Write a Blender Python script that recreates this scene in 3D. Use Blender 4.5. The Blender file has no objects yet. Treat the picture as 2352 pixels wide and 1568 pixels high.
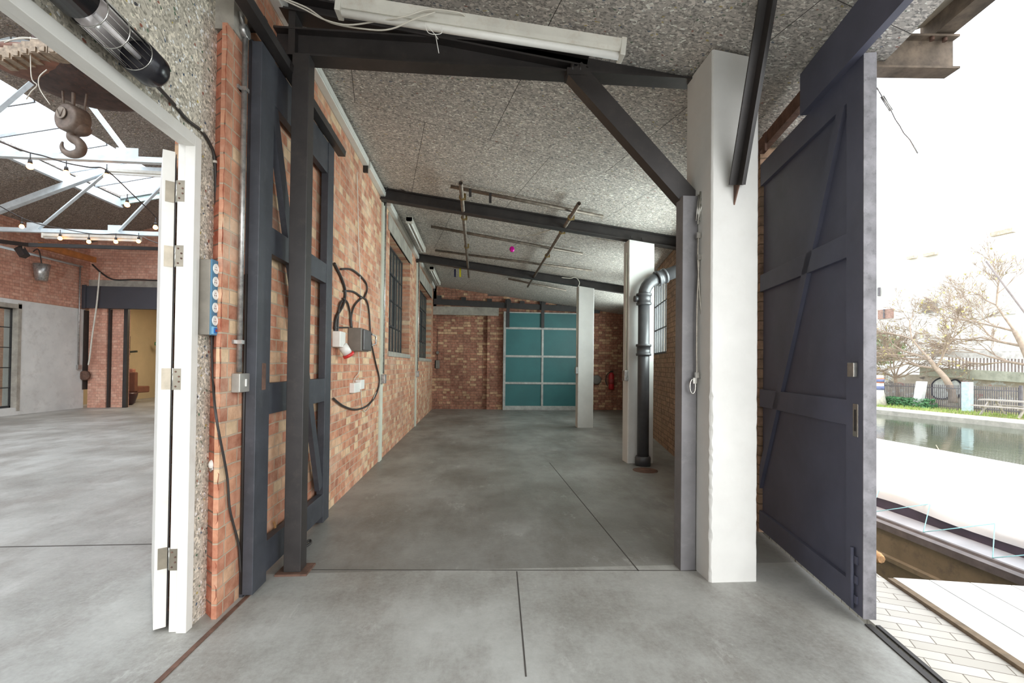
import bpy, bmesh, math, random
from mathutils import Vector, Matrix
random.seed(7)
C = bpy.context.scene.collection
sc = bpy.context.scene
# ------------------------------------------------------------------ camera model (metres, Z up)
F=1060.; H=1.27; CX=1176.; CY=826.5
yaw=math.atan(81/F); pit=math.radians(.73); rol=.011
_f0=Vector((math.sin(yaw)*math.cos(pit),math.cos(yaw)*math.cos(pit),math.sin(pit)))
_r0=Vector((math.cos(yaw),-math.sin(yaw),0)); _u0=_r0.cross(_f0)
_r=_r0*math.cos(rol)+_u0*math.sin(rol); _u=_u0*math.cos(rol)-_r0*math.sin(rol)
def ray(x,y): return _f0+_r*((x-CX)/F)+_u*((CY-y)/F)
O=Vector((0,0,H))
def fl(x,y,z=0.): d=ray(x,y); return O+d*((z-H)/d.z)
def aX(x,y,X): d=ray(x,y); return O+d*(X/d.x)
def aY(x,y,Y): d=ray(x,y); return O+d*(Y/d.y)
def aP(x,y,p,n): d=ray(x,y); n=Vector(n); return O+d*((Vector(p)-O).dot(n)/d.dot(n))
cam=bpy.data.objects.new('camera',bpy.data.cameras.new('camera')); C.objects.link(cam)
cam.matrix_world=Matrix(((_r.x,_u.x,-_f0.x,0),(_r.y,_u.y,-_f0.y,0),(_r.z,_u.z,-_f0.z,H),(0,0,0,1)))
cam.data.sensor_width=36; cam.data.lens=F/2352*36; cam.data.shift_y=(CY-784)/2352
cam.data.clip_start=.05; cam.data.clip_end=400
sc.camera=cam
D=.2115                                   # the canal side runs at this slope (x per y)
dl=math.hypot(D,1); DV=Vector((D/dl,1/dl,0)); DN=Vector((1/dl,-D/dl,0))   # along / outward
DP=Vector((1.933,2.176,0))
def dp(s,out=0.,z=0.): return DP+DV*s+DN*out+Vector((0,0,z))   # door-plane coordinates
def aD(x,y): return aP(x,y,DP,DN)
def ds(x,y): p=aD(x,y); return ((p-DP).dot(DV),p.z)
CS=.13
def ceil_z(x): return 3.56-CS*(x+1.27)
# ------------------------------------------------------------------ materials
def lin(c): return tuple(((v/255/12.92) if v/255<=.04045 else ((v/255+.055)/1.055)**2.4) for v in c)+(1,)
MATS={}
class N:
    def __init__(s,name):
        s.m=bpy.data.materials.new(name); s.m.use_nodes=True; s.t=s.m.node_tree; s.b=s.t.nodes['Principled BSDF']
        s.pos=None
    def n(s,t,**k):
        x=s.t.nodes.new(t)
        for a,b in k.items(): setattr(x,a,b)
        return x
    def l(s,a,b): s.t.links.new(a,b)
    def P(s):
        if not s.pos: s.pos=s.n('ShaderNodeNewGeometry').outputs['Position']
        return s.pos
    def noise(s,scale,detail=4,rough=.6,vec=None,stretch=None):
        x=s.n('ShaderNodeTexNoise'); x.inputs['Scale'].default_value=scale; x.inputs['Detail'].default_value=detail; x.inputs['Roughness'].default_value=rough
        v=vec or s.P()
        if stretch:
            mp=s.n('ShaderNodeMapping'); mp.inputs['Scale'].default_value=stretch; s.l(v,mp.inputs['Vector']); v=mp.outputs[0]
        s.l(v,x.inputs['Vector']); return x.outputs['Fac']
    def ramp(s,fac,stops,mode='LINEAR'):
        r=s.n('ShaderNodeValToRGB'); r.color_ramp.interpolation=mode
        e=r.color_ramp.elements
        while len(e)<len(stops): e.new(.5)
        for i,(p,c) in enumerate(stops): e[i].position=p; e[i].color=c if len(c)==4 else lin(c)
        s.l(fac,r.inputs['Fac']); return r.outputs['Color']
    def mix(s,fac,a,b,mode='MIX'):
        x=s.n('ShaderNodeMix',data_type='RGBA',blend_type=mode)
        for i,v in ((0,fac),(6,a),(7,b)):
            if hasattr(v,'is_output') or isinstance(v,bpy.types.NodeSocket): s.l(v,x.inputs[i])
            else: x.inputs[i].default_value=v if i==0 or len(v)==4 else lin(v)
        return x.outputs[2]
    def math(s,op,a,b=0.):
        x=s.n('ShaderNodeMath',operation=op)
        for i,v in enumerate((a,b)):
            if isinstance(v,bpy.types.NodeSocket): s.l(v,x.inputs[i])
            else: x.inputs[i].default_value=v
        return x.outputs[0]
    def bump(s,h,st=.3,d=.01):
        x=s.n('ShaderNodeBump'); x.inputs['Strength'].default_value=st; x.inputs['Distance'].default_value=d
        s.l(h,x.inputs['Height']); s.l(x.outputs[0],s.b.inputs['Normal'])
    def out(s,col=None,rough=.7,metal=0.,spec=.5):
        if col is not None: s.l(col,s.b.inputs['Base Color'])
        if isinstance(rough,bpy.types.NodeSocket): s.l(rough,s.b.inputs['Roughness'])
        else: s.b.inputs['Roughness'].default_value=rough
        s.b.inputs['Metallic'].default_value=metal; s.b.inputs['Specular IOR Level'].default_value=spec
        return s.m
def paint(name,rgb,rough=.5,metal=0.,var=.12,scale=6.,dirt=None,amt=.25,bump=.05,spec=.5):
    if name in MATS: return MATS[name]
    k=N(name)
    a=tuple(min(255,v*(1+var)) for v in rgb); b=tuple(v*(1-var) for v in rgb)
    c=k.ramp(k.noise(scale,6),[(.3,b),(.7,a)])
    if dirt: c=k.mix(k.math('MULTIPLY',k.ramp(k.noise(scale*2.3,8,.75),[(.52,(0,0,0)),(.68,(255,255,255))]),amt),c,dirt)
    k.bump(k.noise(90,3),bump,.004)
    MATS[name]=k.out(c,rough,metal,spec); return MATS[name]
def emit(name,rgb,st):
    if name in MATS: return MATS[name]
    k=N(name); k.b.inputs['Base Color'].default_value=lin(rgb); k.b.inputs['Emission Color'].default_value=lin(rgb); k.b.inputs['Emission Strength'].default_value=st
    MATS[name]=k.m; return k.m
def brick(name,dr,pal,mortar=(168,150,130),wash=None,dark=None,rw=.225,rh=.075,ms=.006,sq=.5,gain=1.):
    if name in MATS: return MATS[name]
    k=N(name)
    dv=k.n('ShaderNodeVectorMath',operation='DOT_PRODUCT'); k.l(k.P(),dv.inputs[0]); dv.inputs[1].default_value=(dr[0],dr[1],0)
    sx=k.n('ShaderNodeSeparateXYZ'); k.l(k.P(),sx.inputs[0])
    cb=k.n('ShaderNodeCombineXYZ'); k.l(dv.outputs['Value'],cb.inputs[0]); k.l(sx.outputs[2],cb.inputs[1])
    # slightly wobbly courses
    nz=k.n('ShaderNodeTexNoise'); nz.inputs['Scale'].default_value=6; k.l(k.P(),nz.inputs['Vector'])
    mm=k.n('ShaderNodeVectorMath',operation='SCALE'); mm.inputs['Scale'].default_value=.012; k.l(nz.outputs['Color'],mm.inputs[0])
    ad=k.n('ShaderNodeVectorMath',operation='ADD'); k.l(cb.outputs[0],ad.inputs[0]); k.l(mm.outputs[0],ad.inputs[1])
    bt=k.n('ShaderNodeTexBrick',offset=.5,offset_frequency=2,squash=sq,squash_frequency=2)
    k.l(ad.outputs[0],bt.inputs['Vector'])
    for nm,v in (('Color1',(0,0,0,1)),('Color2',(1,1,1,1)),('Mortar',(.5,.5,.5,1)),('Scale',1.),('Mortar Size',ms),('Mortar Smooth',.25),('Bias',0.),('Brick Width',rw),('Row Height',rh)):
        bt.inputs[nm].default_value=v
    n=len(pal)
    col=k.ramp(bt.outputs['Color'],[(i/n,p) for i,p in enumerate(pal)],'CONSTANT')
    col=k.mix(.35,col,k.ramp(k.noise(14,6),[(.3,tuple(v*.55 for v in pal[0])),(.7,(235,195,165))]))
    col=k.mix(bt.outputs['Fac'],col,mortar)
    if wash: col=k.mix(k.math('MULTIPLY',k.ramp(k.noise(2.2,8,.7),[(.5,(0,0,0)),(.66,(255,255,255))]),wash[1]),col,wash[0])
    if dark: col=k.mix(k.math('MULTIPLY',k.ramp(k.noise(.9,5,.6),[(.45,(0,0,0)),(.62,(255,255,255))]),dark[1]),col,dark[0])
    hh=k.math('ADD',k.math('MULTIPLY',bt.outputs['Fac'],-1.),k.math('MULTIPLY',k.noise(55,5,.7),.5))
    k.bump(hh,.6,.008)
    MATS[name]=k.out(col,.9,0,.2); return MATS[name]
def chipboard(name,base,lo,board=None,scale=1.,cs=1.):
    if name in MATS: return MATS[name]
    k=N(name)
    mp=k.n('ShaderNodeMapping'); mp.inputs['Scale'].default_value=(1.,1.6,1.6); mp.inputs['Rotation'].default_value=(0,.2,.5); k.l(k.P(),mp.inputs['Vector'])
    dn=k.n('ShaderNodeTexNoise'); dn.inputs['Scale'].default_value=22*scale; dn.inputs['Detail'].default_value=2; k.l(k.P(),dn.inputs['Vector'])
    s1=k.n('ShaderNodeVectorMath',operation='SCALE'); s1.inputs['Scale'].default_value=.05; k.l(dn.outputs['Color'],s1.inputs[0])
    a1=k.n('ShaderNodeVectorMath',operation='ADD'); k.l(mp.outputs[0],a1.inputs[0]); k.l(s1.outputs[0],a1.inputs[1])
    def vor(sc_): 
        v=k.n('ShaderNodeTexVoronoi'); v.inputs['Scale'].default_value=sc_; k.l(a1.outputs[0],v.inputs['Vector']); return v
    v1=vor(58*scale); v2=vor(95*scale); v3=vor(34*scale)
    sp=k.n('ShaderNodeSeparateColor'); k.l(v1.outputs['Color'],sp.inputs[0])
    hi=tuple(min(255,v*1.18) for v in base)
    lo=tuple(l_*.6+b_*.4 for l_,b_ in zip(lo,base)); c=k.ramp(sp.outputs[0],[(0,lo),(.16,tuple((a+b)/2 for a,b in zip(lo,base))),(.3,base),(.8,hi),(.95,tuple(min(255,v*1.35) for v in base))],'CONSTANT')
    sp2=k.n('ShaderNodeSeparateColor'); k.l(v2.outputs['Color'],sp2.inputs[0])
    c=k.mix(k.ramp(sp2.outputs[0],[(0,(200,200,200)),(.11,(0,0,0))],'CONSTANT'),c,tuple(v*.62 for v in lo))
    sp3=k.n('ShaderNodeSeparateColor'); k.l(v3.outputs['Color'],sp3.inputs[0])
    colr=k.ramp(sp3.outputs[1],[(0,(50,80,110)),(.2,(70,105,80)),(.45,(150,80,60)),(.6,(190,170,90)),(.75,(225,225,215)),(.9,(40,45,60))],'CONSTANT')
    ed=k.math('LESS_THAN',v3.outputs['Distance'],.33)
    c=k.mix(k.math('MULTIPLY',k.math('MULTIPLY',k.math('LESS_THAN',sp3.outputs[0],.17),ed),.75*cs),c,colr)
    c=k.mix(k.math('MULTIPLY',k.noise(1.1,5),.35),c,tuple(v*.72 for v in base))
    if board:
        rot=k.n('ShaderNodeMapping'); rot.inputs['Rotation'].default_value=(0,0,board[2]); rot.inputs['Location'].default_value=(board[3],board[4],0); k.l(k.P(),rot.inputs['Vector'])
        bt=k.n('ShaderNodeTexBrick',offset=.5,offset_frequency=2,squash=1.,squash_frequency=2); k.l(rot.outputs[0],bt.inputs['Vector'])
        for nm,v in (('Scale',1.),('Mortar Size',.0025),('Mortar Smooth',.0),('Brick Width',board[0]),('Row Height',board[1])): bt.inputs[nm].default_value=v
        c=k.mix(bt.outputs['Fac'],c,(84,80,76))
    k.bump(k.math('ADD',k.noise(60*scale,4),sp.outputs[1]),.45,.006)
    MATS[name]=k.out(c,.85,0,.25); return MATS[name]
def concrete():
    if 'c' in MATS: return MATS['c']
    k=N('polished_concrete')
    c=k.ramp(k.noise(.8,8,.62),[(.28,(104,101,95)),(.43,(140,139,133)),(.57,(166,166,161)),(.72,(192,193,189))])
    st=k.ramp(k.noise(2.1,10,.7,stretch=(1.,.45,1.)),[(.47,(0,0,0)),(.62,(255,255,255))])
    c=k.mix(k.math('MULTIPLY',st,.55),c,(104,97,88))
    sp=k.ramp(k.noise(38,6,.8),[(.35,(0,0,0)),(.62,(255,255,255))])
    c=k.mix(k.math('MULTIPLY',sp,.22),c,(198,198,194))
    sc_=k.ramp(k.noise(9,9,.85,stretch=(1.,.2,1.)),[(.60,(0,0,0)),(.66,(255,255,255))])
    c=k.mix(k.math('MULTIPLY',sc_,.3),c,(205,205,200))
    dk=k.ramp(k.noise(5,8,.8),[(.62,(0,0,0)),(.7,(255,255,255))])
    c=k.mix(k.math('MULTIPLY',dk,.35),c,(88,84,80))
    # inner slab: browner, and darkened mostly to paint in its dimmer light
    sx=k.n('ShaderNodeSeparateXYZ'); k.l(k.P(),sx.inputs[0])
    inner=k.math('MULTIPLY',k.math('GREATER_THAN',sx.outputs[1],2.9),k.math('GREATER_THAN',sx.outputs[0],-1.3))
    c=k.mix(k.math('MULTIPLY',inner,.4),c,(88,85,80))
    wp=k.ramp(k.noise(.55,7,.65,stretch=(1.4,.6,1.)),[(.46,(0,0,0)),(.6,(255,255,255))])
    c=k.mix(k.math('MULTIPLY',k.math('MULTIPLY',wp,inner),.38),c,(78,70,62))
    sf_=k.ramp(k.noise(3.2,10,.8,stretch=(1.,.5,1.)),[(.58,(0,0,0)),(.63,(255,255,255))])
    c=k.mix(k.math('MULTIPLY',sf_,.22),c,(200,200,196))
    k.bump(k.noise(30,8,.7),.12,.01)
    ro=k.math('ADD',k.math('MULTIPLY',k.noise(3,6),.35),.28)
    MATS['c']=k.out(c,ro,0,.5); return k.m
def glass(name,rgb=(235,240,240),alpha=.12):
    if name in MATS: return MATS[name]
    k=N(name); t=k.n('ShaderNodeBsdfTransparent'); t.inputs[0].default_value=lin(rgb); g=k.n('ShaderNodeBsdfGlossy'); g.inputs['Roughness'].default_value=.05
    d=k.n('ShaderNodeBsdfDiffuse'); d.inputs[0].default_value=lin((150,150,145))
    m=k.n('ShaderNodeMixShader'); m.inputs[0].default_value=.08; k.l(t.outputs[0],m.inputs[1]); k.l(g.outputs[0],m.inputs[2])
    m2=k.n('ShaderNodeMixShader'); m2.inputs[0].default_value=alpha; k.l(m.outputs[0],m2.inputs[1]); k.l(d.outputs[0],m2.inputs[2])
    k.l(m2.outputs[0],k.t.nodes['Material Output'].inputs['Surface']); MATS[name]=k.m; return k.m
# ------------------------------------------------------------------ mesh builder (world coordinates)
class MB:
    def __init__(s): s.v=[]; s.f=[]; s.sm=[]; s.pc=[]
    def add(s,vs,fs,smooth=False):
        o=len(s.v); s.pc.append((o,len(s.f))); s.v+= [Vector(v) for v in vs]; s.f+= [tuple(i+o for i in f) for f in fs]; s.sm+=[smooth]*len(fs); return s
    def box(s,x0,x1,y0,y1,z0,z1):
        return s.obox(Vector((x0,y0,z0)),Vector((x1-x0,0,0)),Vector((0,y1-y0,0)),Vector((0,0,z1-z0)))
    def obox(s,o,a,b,c):
        o,a,b,c=map(Vector,(o,a,b,c))
        if a.cross(b).dot(c)<0: a,b=b,a
        vs=[o,o+a,o+a+b,o+b,o+c,o+a+c,o+a+b+c,o+b+c]
        return s.add(vs,[(0,3,2,1),(4,5,6,7),(0,1,5,4),(1,2,6,5),(2,3,7,6),(3,0,4,7)])
    def dbox(s,s0,s1,o0,o1,z0,z1):     # box in door-plane coordinates
        return s.obox(dp(s0,o0,z0),DV*(s1-s0),DN*(o1-o0),Vector((0,0,z1-z0)))
    def bar(s,p,q,w,h,up=(0,0,1)):     # rectangular bar between p and q, w sideways, h along up
        p,q=Vector(p),Vector(q); d=(q-p).normalized(); up=Vector(up)
        sd=d.cross(up).normalized(); u=sd.cross(d).normalized()
        return s.obox(p-sd*w/2-u*h/2,q-p,sd*w,u*h)
    def prof(s,p,q,pts,up=(0,0,1)):    # extrude a closed 2-D profile (side,up) from p to q
        p,q=Vector(p),Vector(q); d=(q-p).normalized(); sd=d.cross(Vector(up)).normalized(); u=sd.cross(d).normalized()
        n=len(pts); vs=[p+sd*a+u*b for a,b in pts]+[q+sd*a+u*b for a,b in pts]
        return s.add(vs,[(i,(i+1)%n,n+(i+1)%n,n+i) for i in range(n)]+[tuple(range(n-1,-1,-1)),tuple(range(n,2*n))])
    def ibeam(s,p,q,w,h,t=.012,up=(0,0,1)):
        a,b=w/2,h/2; k=t/2
        return s.prof(p,q,[(-a,-b),(a,-b),(a,-b+t),(k,-b+t),(k,b-t),(a,b-t),(a,b),(-a,b),(-a,b-t),(-k,b-t),(-k,-b+t),(-a,-b+t)],up)
    def angle(s,p,q,w,h,t=.008,up=(0,0,1)):
        return s.prof(p,q,[(0,0),(w,0),(w,t),(t,t),(t,h),(0,h)],up)
    def tube(s,pts,r,n=8,caps=True,closed=False):
        pts=[Vector(p) for p in pts]; m=len(pts); rr=r if isinstance(r,(list,tuple)) else [r]*m
        rings=[]; pu=None
        for i,p in enumerate(pts):
            if closed: d=pts[(i+1)%m]-pts[i-1]
            else: d=(pts[min(i+1,m-1)]-pts[max(i-1,0)])
            if d.length<1e-9: d=Vector((0,0,1))
            d.normalize()
            if pu is None: pu=Vector((0,0,1)) if abs(d.z)<.9 else Vector((1,0,0))
            sd=d.cross(pu)
            if sd.length<1e-6: sd=d.orthogonal()
            sd.normalize(); pu=sd.cross(d).normalized()
            rings.append([p+sd*rr[i]*math.cos(2*math.pi*k/n)+pu*rr[i]*math.sin(2*math.pi*k/n) for k in range(n)])
        vs=[v for r_ in rings for v in r_]; fs=[]
        for i in range(m if closed else m-1):
            a=i*n; b=((i+1)%m)*n
            for k in range(n): fs.append((a+k,b+k,b+(k+1)%n,a+(k+1)%n))
        s.add(vs,fs,True)
        if caps and not closed:
            o=len(s.v)-len(vs); s.f.append(tuple(o+k for k in range(n))); s.f.append(tuple(o+(m-1)*n+k for k in range(n-1,-1,-1))); s.sm+=[False,False]
        return s
    def lathe(s,c,axis,prof,n=20):     # prof: (distance along axis, radius)
        c=Vector(c); ax=Vector(axis).normalized(); a=ax.orthogonal().normalized(); b=ax.cross(a)
        vs=[c+ax*t+(a*math.cos(2*math.pi*k/n)+b*math.sin(2*math.pi*k/n))*max(r,1e-4) for t,r in prof for k in range(n)]
        fs=[(i*n+k,i*n+(k+1)%n,(i+1)*n+(k+1)%n,(i+1)*n+k) for i in range(len(prof)-1) for k in range(n)]
        s.add(vs,fs,True); o=len(s.v)-len(vs)
        s.f.append(tuple(o+k for k in range(n-1,-1,-1))); s.f.append(tuple(o+(len(prof)-1)*n+k for k in range(n))); s.sm+=[False,False]
        return s
    def ell(s,c,rx,ry,rz,n=14,m=8,warp=None):
        vs=[];fs=[]
        for i in range(m+1):
            th=math.pi*i/m
            for k in range(n):
                ph=2*math.pi*k/n; v=Vector((rx*math.sin(th)*math.cos(ph),ry*math.sin(th)*math.sin(ph),rz*math.cos(th)))
                if warp: v=warp(v)
                vs.append(Vector(c)+v)
        for i in range(m):
            for k in range(n): fs.append((i*n+k,(i+1)*n+k,(i+1)*n+(k+1)%n,i*n+(k+1)%n))
        return s.add(vs,fs,True)
    def quad(s,*p): return s.add(p,[tuple(range(len(p)))])
def each(name,mb,mat,parent,*k):     # every piece of a builder as an object of its own
    out=[]
    for i,(v0,f0) in enumerate(mb.pc):
        v1,f1=mb.pc[i+1] if i+1<len(mb.pc) else (len(mb.v),len(mb.f))
        m=MB(); m.v=mb.v[v0:v1]; m.f=[tuple(j-v0 for j in f) for f in mb.f[f0:f1]]; m.sm=mb.sm[f0:f1]; out.append(obj(name,m,mat,parent,*k))
    return out
def base_pt(vs):
    xs=[v.x for v in vs]; ys=[v.y for v in vs]; return Vector(((min(xs)+max(xs))/2,(min(ys)+max(ys))/2,min(v.z for v in vs)))
def worldloc(o):
    p=Vector(o.location)
    while o.parent: o=o.parent; p+=Vector(o.location)
    return p
def obj(name,mb,mat,parent=None,bevel=0.,weld=False):
    me=bpy.data.meshes.new(name)
    if parent: og=worldloc(parent)
    else: og=base_pt(mb.v)
    me.from_pydata([v-og for v in mb.v],[],mb.f)
    me.polygons.foreach_set('use_smooth',mb.sm)
    if weld or any(mb.sm):
        bm=bmesh.new(); bm.from_mesh(me); bmesh.ops.remove_doubles(bm,verts=bm.verts,dist=1e-5); bmesh.ops.recalc_face_normals(bm,faces=bm.faces); bm.to_mesh(me); bm.free()
    me.update()
    o=bpy.data.objects.new(name,me); C.objects.link(o)
    me.materials.append(mat)
    if parent: o.parent=parent
    else: o.location=og
    if bevel:
        b=o.modifiers.new('bevel','BEVEL'); b.width=bevel; b.segments=2; b.limit_method='ANGLE'; b.harden_normals=False
    return o
def tag(o,label,cat,group=None):
    o['label']=label; o['category']=cat
    if group: o['group']=group
    return o
def thing(name,label,cat,loc,group=None):
    o=bpy.data.objects.new(name,None); o.empty_display_size=.05; C.objects.link(o); o.location=Vector(loc); return tag(o,label,cat,group)
def struct(name,mb,mat,parent=None,**k):
    o=obj(name,mb,mat,parent,**k)
    if not parent: o['kind']='structure'
    return o
def copy_tree(o,loc,label,group=None):
    r=o.copy(); C.objects.link(r); r.location=Vector(loc); r['label']=label
    if group: r['group']=group
    for ch in list(o.children):
        c=ch.copy(); C.objects.link(c); c.parent=r
        for g in list(ch.children):
            d=g.copy(); C.objects.link(d); d.parent=c
    return r
def curve_pts(pts,n=6):   # Catmull-Rom
    pts=[Vector(p) for p in pts]; P=[pts[0]]+pts+[pts[-1]]; out=[]
    for i in range(1,len(P)-2):
        a,b,c,d=P[i-1],P[i],P[i+1],P[i+2]
        for k in range(n):
            t=k/n; out.append(.5*((2*b)+(c-a)*t+(2*a-5*b+4*c-d)*t*t+(3*b-a-3*c+d)*t**3))
    out.append(pts[-1]); return out
# palette
BLK=paint('black_steel',(48,44,43),.45,.0,.15,5,(80,70,64),.25)
BLKD=paint('black_timber',(56,58,64),.5,0,.15,5,(92,92,96),.25)
NAVY=paint('dark_door_paint',(90,92,110),.5,0,.08,2.5,(112,112,124),.18)
NAVYE=paint('worn_door_edge',(120,118,122),.6,0,.2,9,(70,68,72),.6)
WHT=paint('white_column_paint',(208,207,203),.6,0,.03,3,(200,196,190),.25)
WHT2=paint('white_gloss_wood',(218,215,208),.4,0,.03,4,(170,150,130),.12)
WST=paint('white_blue_steel',(205,214,218),.4,0,.06,5,(150,160,165),.3)
GALV=paint('galvanised_steel',(165,163,160),.35,.7,.18,30,(120,115,110),.4)
CHR=paint('bright_metal',(190,188,182),.25,.9,.1,20)
RUST=paint('rusty_steel',(104,78,66),.8,.2,.25,9,(60,48,44),.6)
RUSTG=paint('weathered_beam_steel',(98,86,74),.8,.1,.3,8,(74,62,58),.6)
CONC=paint('raw_concrete',(158,152,142),.9,0,.12,5,(110,104,96),.4,.3)
CBL=paint('black_cable',(50,46,44),.5,0,.1,9)
CBW=paint('white_cable',(205,200,188),.5,0,.05,9)
TUBE=paint('scaffold_tube_steel',(118,108,98),.5,.5,.2,14,(80,66,56),.5)
LAMPW=paint('lamp_enamel',(205,202,192),.45,0,.05,5,(150,110,70),.25)
PLW=paint('white_plastic',(228,226,220),.4,0,.02,9)
PLG=paint('grey_plastic',(112,106,98),.45,0,.08,9)
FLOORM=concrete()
palL=[(172,104,80),(192,122,92),(204,134,104),(214,150,116),(200,126,98),(222,178,142),(230,200,162),(208,142,112)]
palB=[(142,90,76),(158,100,84),(172,110,92),(166,104,88),(152,94,80),(208,168,132),(216,180,142),(162,102,86),(176,116,94)]
palR=[(116,96,82),(130,106,88),(142,114,92),(124,100,84),(150,122,98)]
palN=[(206,146,128),(214,154,134),(222,166,146),(208,150,132),(226,176,156)]
BRL=brick('brick_left',(0,1),palL,(184,164,142),((228,212,190),.35),((140,104,86),.3),ms=.005,rw=.155,sq=.74)
BRB=brick('brick_back',(1,0),palB,(122,102,86),None,((84,60,50),.4),ms=.005,rw=.19,sq=.6)
BRR=brick('brick_right',DV[:2],palR,(112,94,76),((150,135,112),.3),None)
BRN=brick('brick_left_room',(0,1),palN,(170,130,112),((225,195,176),.35),((150,104,90),.2))
BRNX=brick('brick_left_room_end',(1,0),palN,(176,136,118),((225,195,176),.25),((140,98,84),.25))
BRE=brick('brick_pier_end',(1,0),[(168,84,62),(180,92,68),(156,76,58)],(120,98,84),None,None,rw=9.,ms=.005,sq=1.)
CEIL=chipboard('recycled_chip_ceiling',(196,190,182),(122,119,115),(1.2,2.4,-.2,.25,.6))
INS=chipboard('recycled_chip_wall',(212,204,188),(140,134,120),None,.9,1.3)
CEIL2=chipboard('dark_chip_roof_lining',(156,146,136),(96,88,82),None,.8)
GLS=glass('window_glass',(215,220,218),.16); SKY=glass('skylight_glass',(250,252,255),.0)
# ------------------------------------------------------------------ SETTING: shed
WE=540.; SE=110.
WX=-1.27
b9=dp(12.2,.02); a9=dp(-7.3,.02); fp=[(-13.2,a9.y),(a9.x,a9.y),(b9.x,b9.y),(b9.x,17.5),(-13.2,17.5)]
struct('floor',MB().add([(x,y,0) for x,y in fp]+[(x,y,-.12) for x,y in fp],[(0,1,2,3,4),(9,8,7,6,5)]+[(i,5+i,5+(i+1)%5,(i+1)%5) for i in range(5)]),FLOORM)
# slab joints
J=paint('floor_joint_filler',(70,66,62),.9)
def strip(p,q,w,z=.001):
    p,q=Vector(p),Vector(q); d=(q-p).normalized(); n=Vector((-d.y,d.x,0))*w/2; u=Vector((0,0,z)); return MB().obox(p-n-u*2,q-p,n*2,u*3)
struct('trim_1',strip(fl(690,1308),fl(1600,1310),.008),J)
struct('trim_2',strip(fl(1187,1312),fl(1208,1568)*1.02,.007),J)
struct('trim_3',strip(fl(1467,1311),fl(1262,1062),.008),J)
struct('trim_4',strip(fl(-60,1257),fl(372,1249),.014),J)
# ceiling (follows the roof pitch), cut along the canal-side eave
def ceil_quad(mb,pts,t=.03):
    lo=[Vector((x,y,ceil_z(x))) for x,y in pts]; hi=[p+Vector((0,0,t)) for p in lo]; n=len(pts)
    mb.add(lo+hi,[tuple(range(n-1,-1,-1)),tuple(range(n,2*n))]+[(i,(i+1)%n,n+(i+1)%n,n+i) for i in range(n)]); return mb
e0,e1=dp(-4.0,.36),dp(.42,.36); e2=dp(12.,.36)
cm=MB(); ceil_quad(cm,[(WX-.05,e0.y),(e0.x,e0.y),(e2.x,e2.y),(WX-.05,e2.y)])
struct('ceiling',cm,CEIL)
# left wall, two window openings
LW=MB(); T=.3; ZT=3.56
w1=(6.75,8.78,1.46,3.18); w2=(10.25,12.9,1.43,3.12)
y=2.50
for (a,b,c,d) in (w1,w2):
    LW.box(WX-T,WX,y,a,0,ZT); LW.box(WX-T,WX,a,b,0,c); LW.box(WX-T,WX,a,b,d,ZT); y=b
LW.box(WX-T,WX,y,13.45,0,ZT); LW.box(WX-.025,WX,2.404,2.50,0,2.98)
struct('wall_left',LW,BRL)
# crumbling brick end of the pier
pe=MB(); zs=[i*.0375 for i in range(0,80)]
vs=[];
for i,z in enumerate(zs):
    j=random.uniform(-.004,.004); k=.02 if z<1.0 and random.random()<.5 else 0
    vs+= [Vector((WX-.10,2.482+j*.5,z)),Vector((WX+.001-random.uniform(0,.004)-k,2.40+random.uniform(-.003,.004)+k*.4,z)),Vector((WX-.004,2.43,z)),Vector((WX-.1,2.51,z))]
fs=[]
for i in range(len(zs)-1):
    for k in range(4): fs.append((i*4+k,i*4+(k+1)%4,(i+1)*4+(k+1)%4,(i+1)*4+k))
fs.append((0,3,2,1)); fs.append(tuple(4*(len(zs)-1)+k for k in range(4)))
pe.add(vs,fs); struct('wall_pier',pe,BRE)
struct('trim_5',MB().box(WX-.1,WX+.006,2.45,2.56,2.98,3.5),CONC)
# partition clad in recycled chip board, with the doorway
IX=-1.355
PW=MB().box(IX-.07,IX,2.335,2.475,0,4.9).box(IX-.07,IX,.2,2.335,2.35,4.9).box(IX-.07,IX,-5,.2,0,4.9).box(IX-.3,IX-.05,2.42,13.6,3.56,4.9)
struct('wall_partition',PW,INS)
# back wall
BK=MB(); BK.box(WX-.3,.30,13.52,13.8,0,3.7).box(.30,6,13.42,13.8,0,3.3).box(WX-.3,.30,13.42,13.6,2.72,3.7).box(WX-.3,WX+.09,13.42,13.6,0,3.7)
struct('wall_back',BK,BRB)
tg=[aY(1386,745,13.4).x,aY(1440,745,13.4).x]
struct('trim_6',MB().box(WX,.62,13.38,13.45,2.72,2.96),CONC)
# right wall with barred window
RW=MB(); s0,s1=1.30,12.6
ws=[(Vector((3.218,8.148,0))-DP).dot(DV),(Vector((2.976,7.003,0))-DP).dot(DV)]; wa,wb=min(ws),max(ws)+.02
zt=3.0
wins=[(2.35,3.75),(wa,wb),(7.2,9.6)]; sp=s0  # first and last openings are added, unseen, to bring light deep inside
for (u,v) in wins:
    RW.dbox(sp,u,.0,.3,0,zt).dbox(u,v,.0,.3,0,1.5).dbox(u,v,.0,.3,2.78,zt); sp=v
RW.dbox(sp,12.6,.0,.3,0,zt)
struct('wall_right',RW,BRR)
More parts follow.
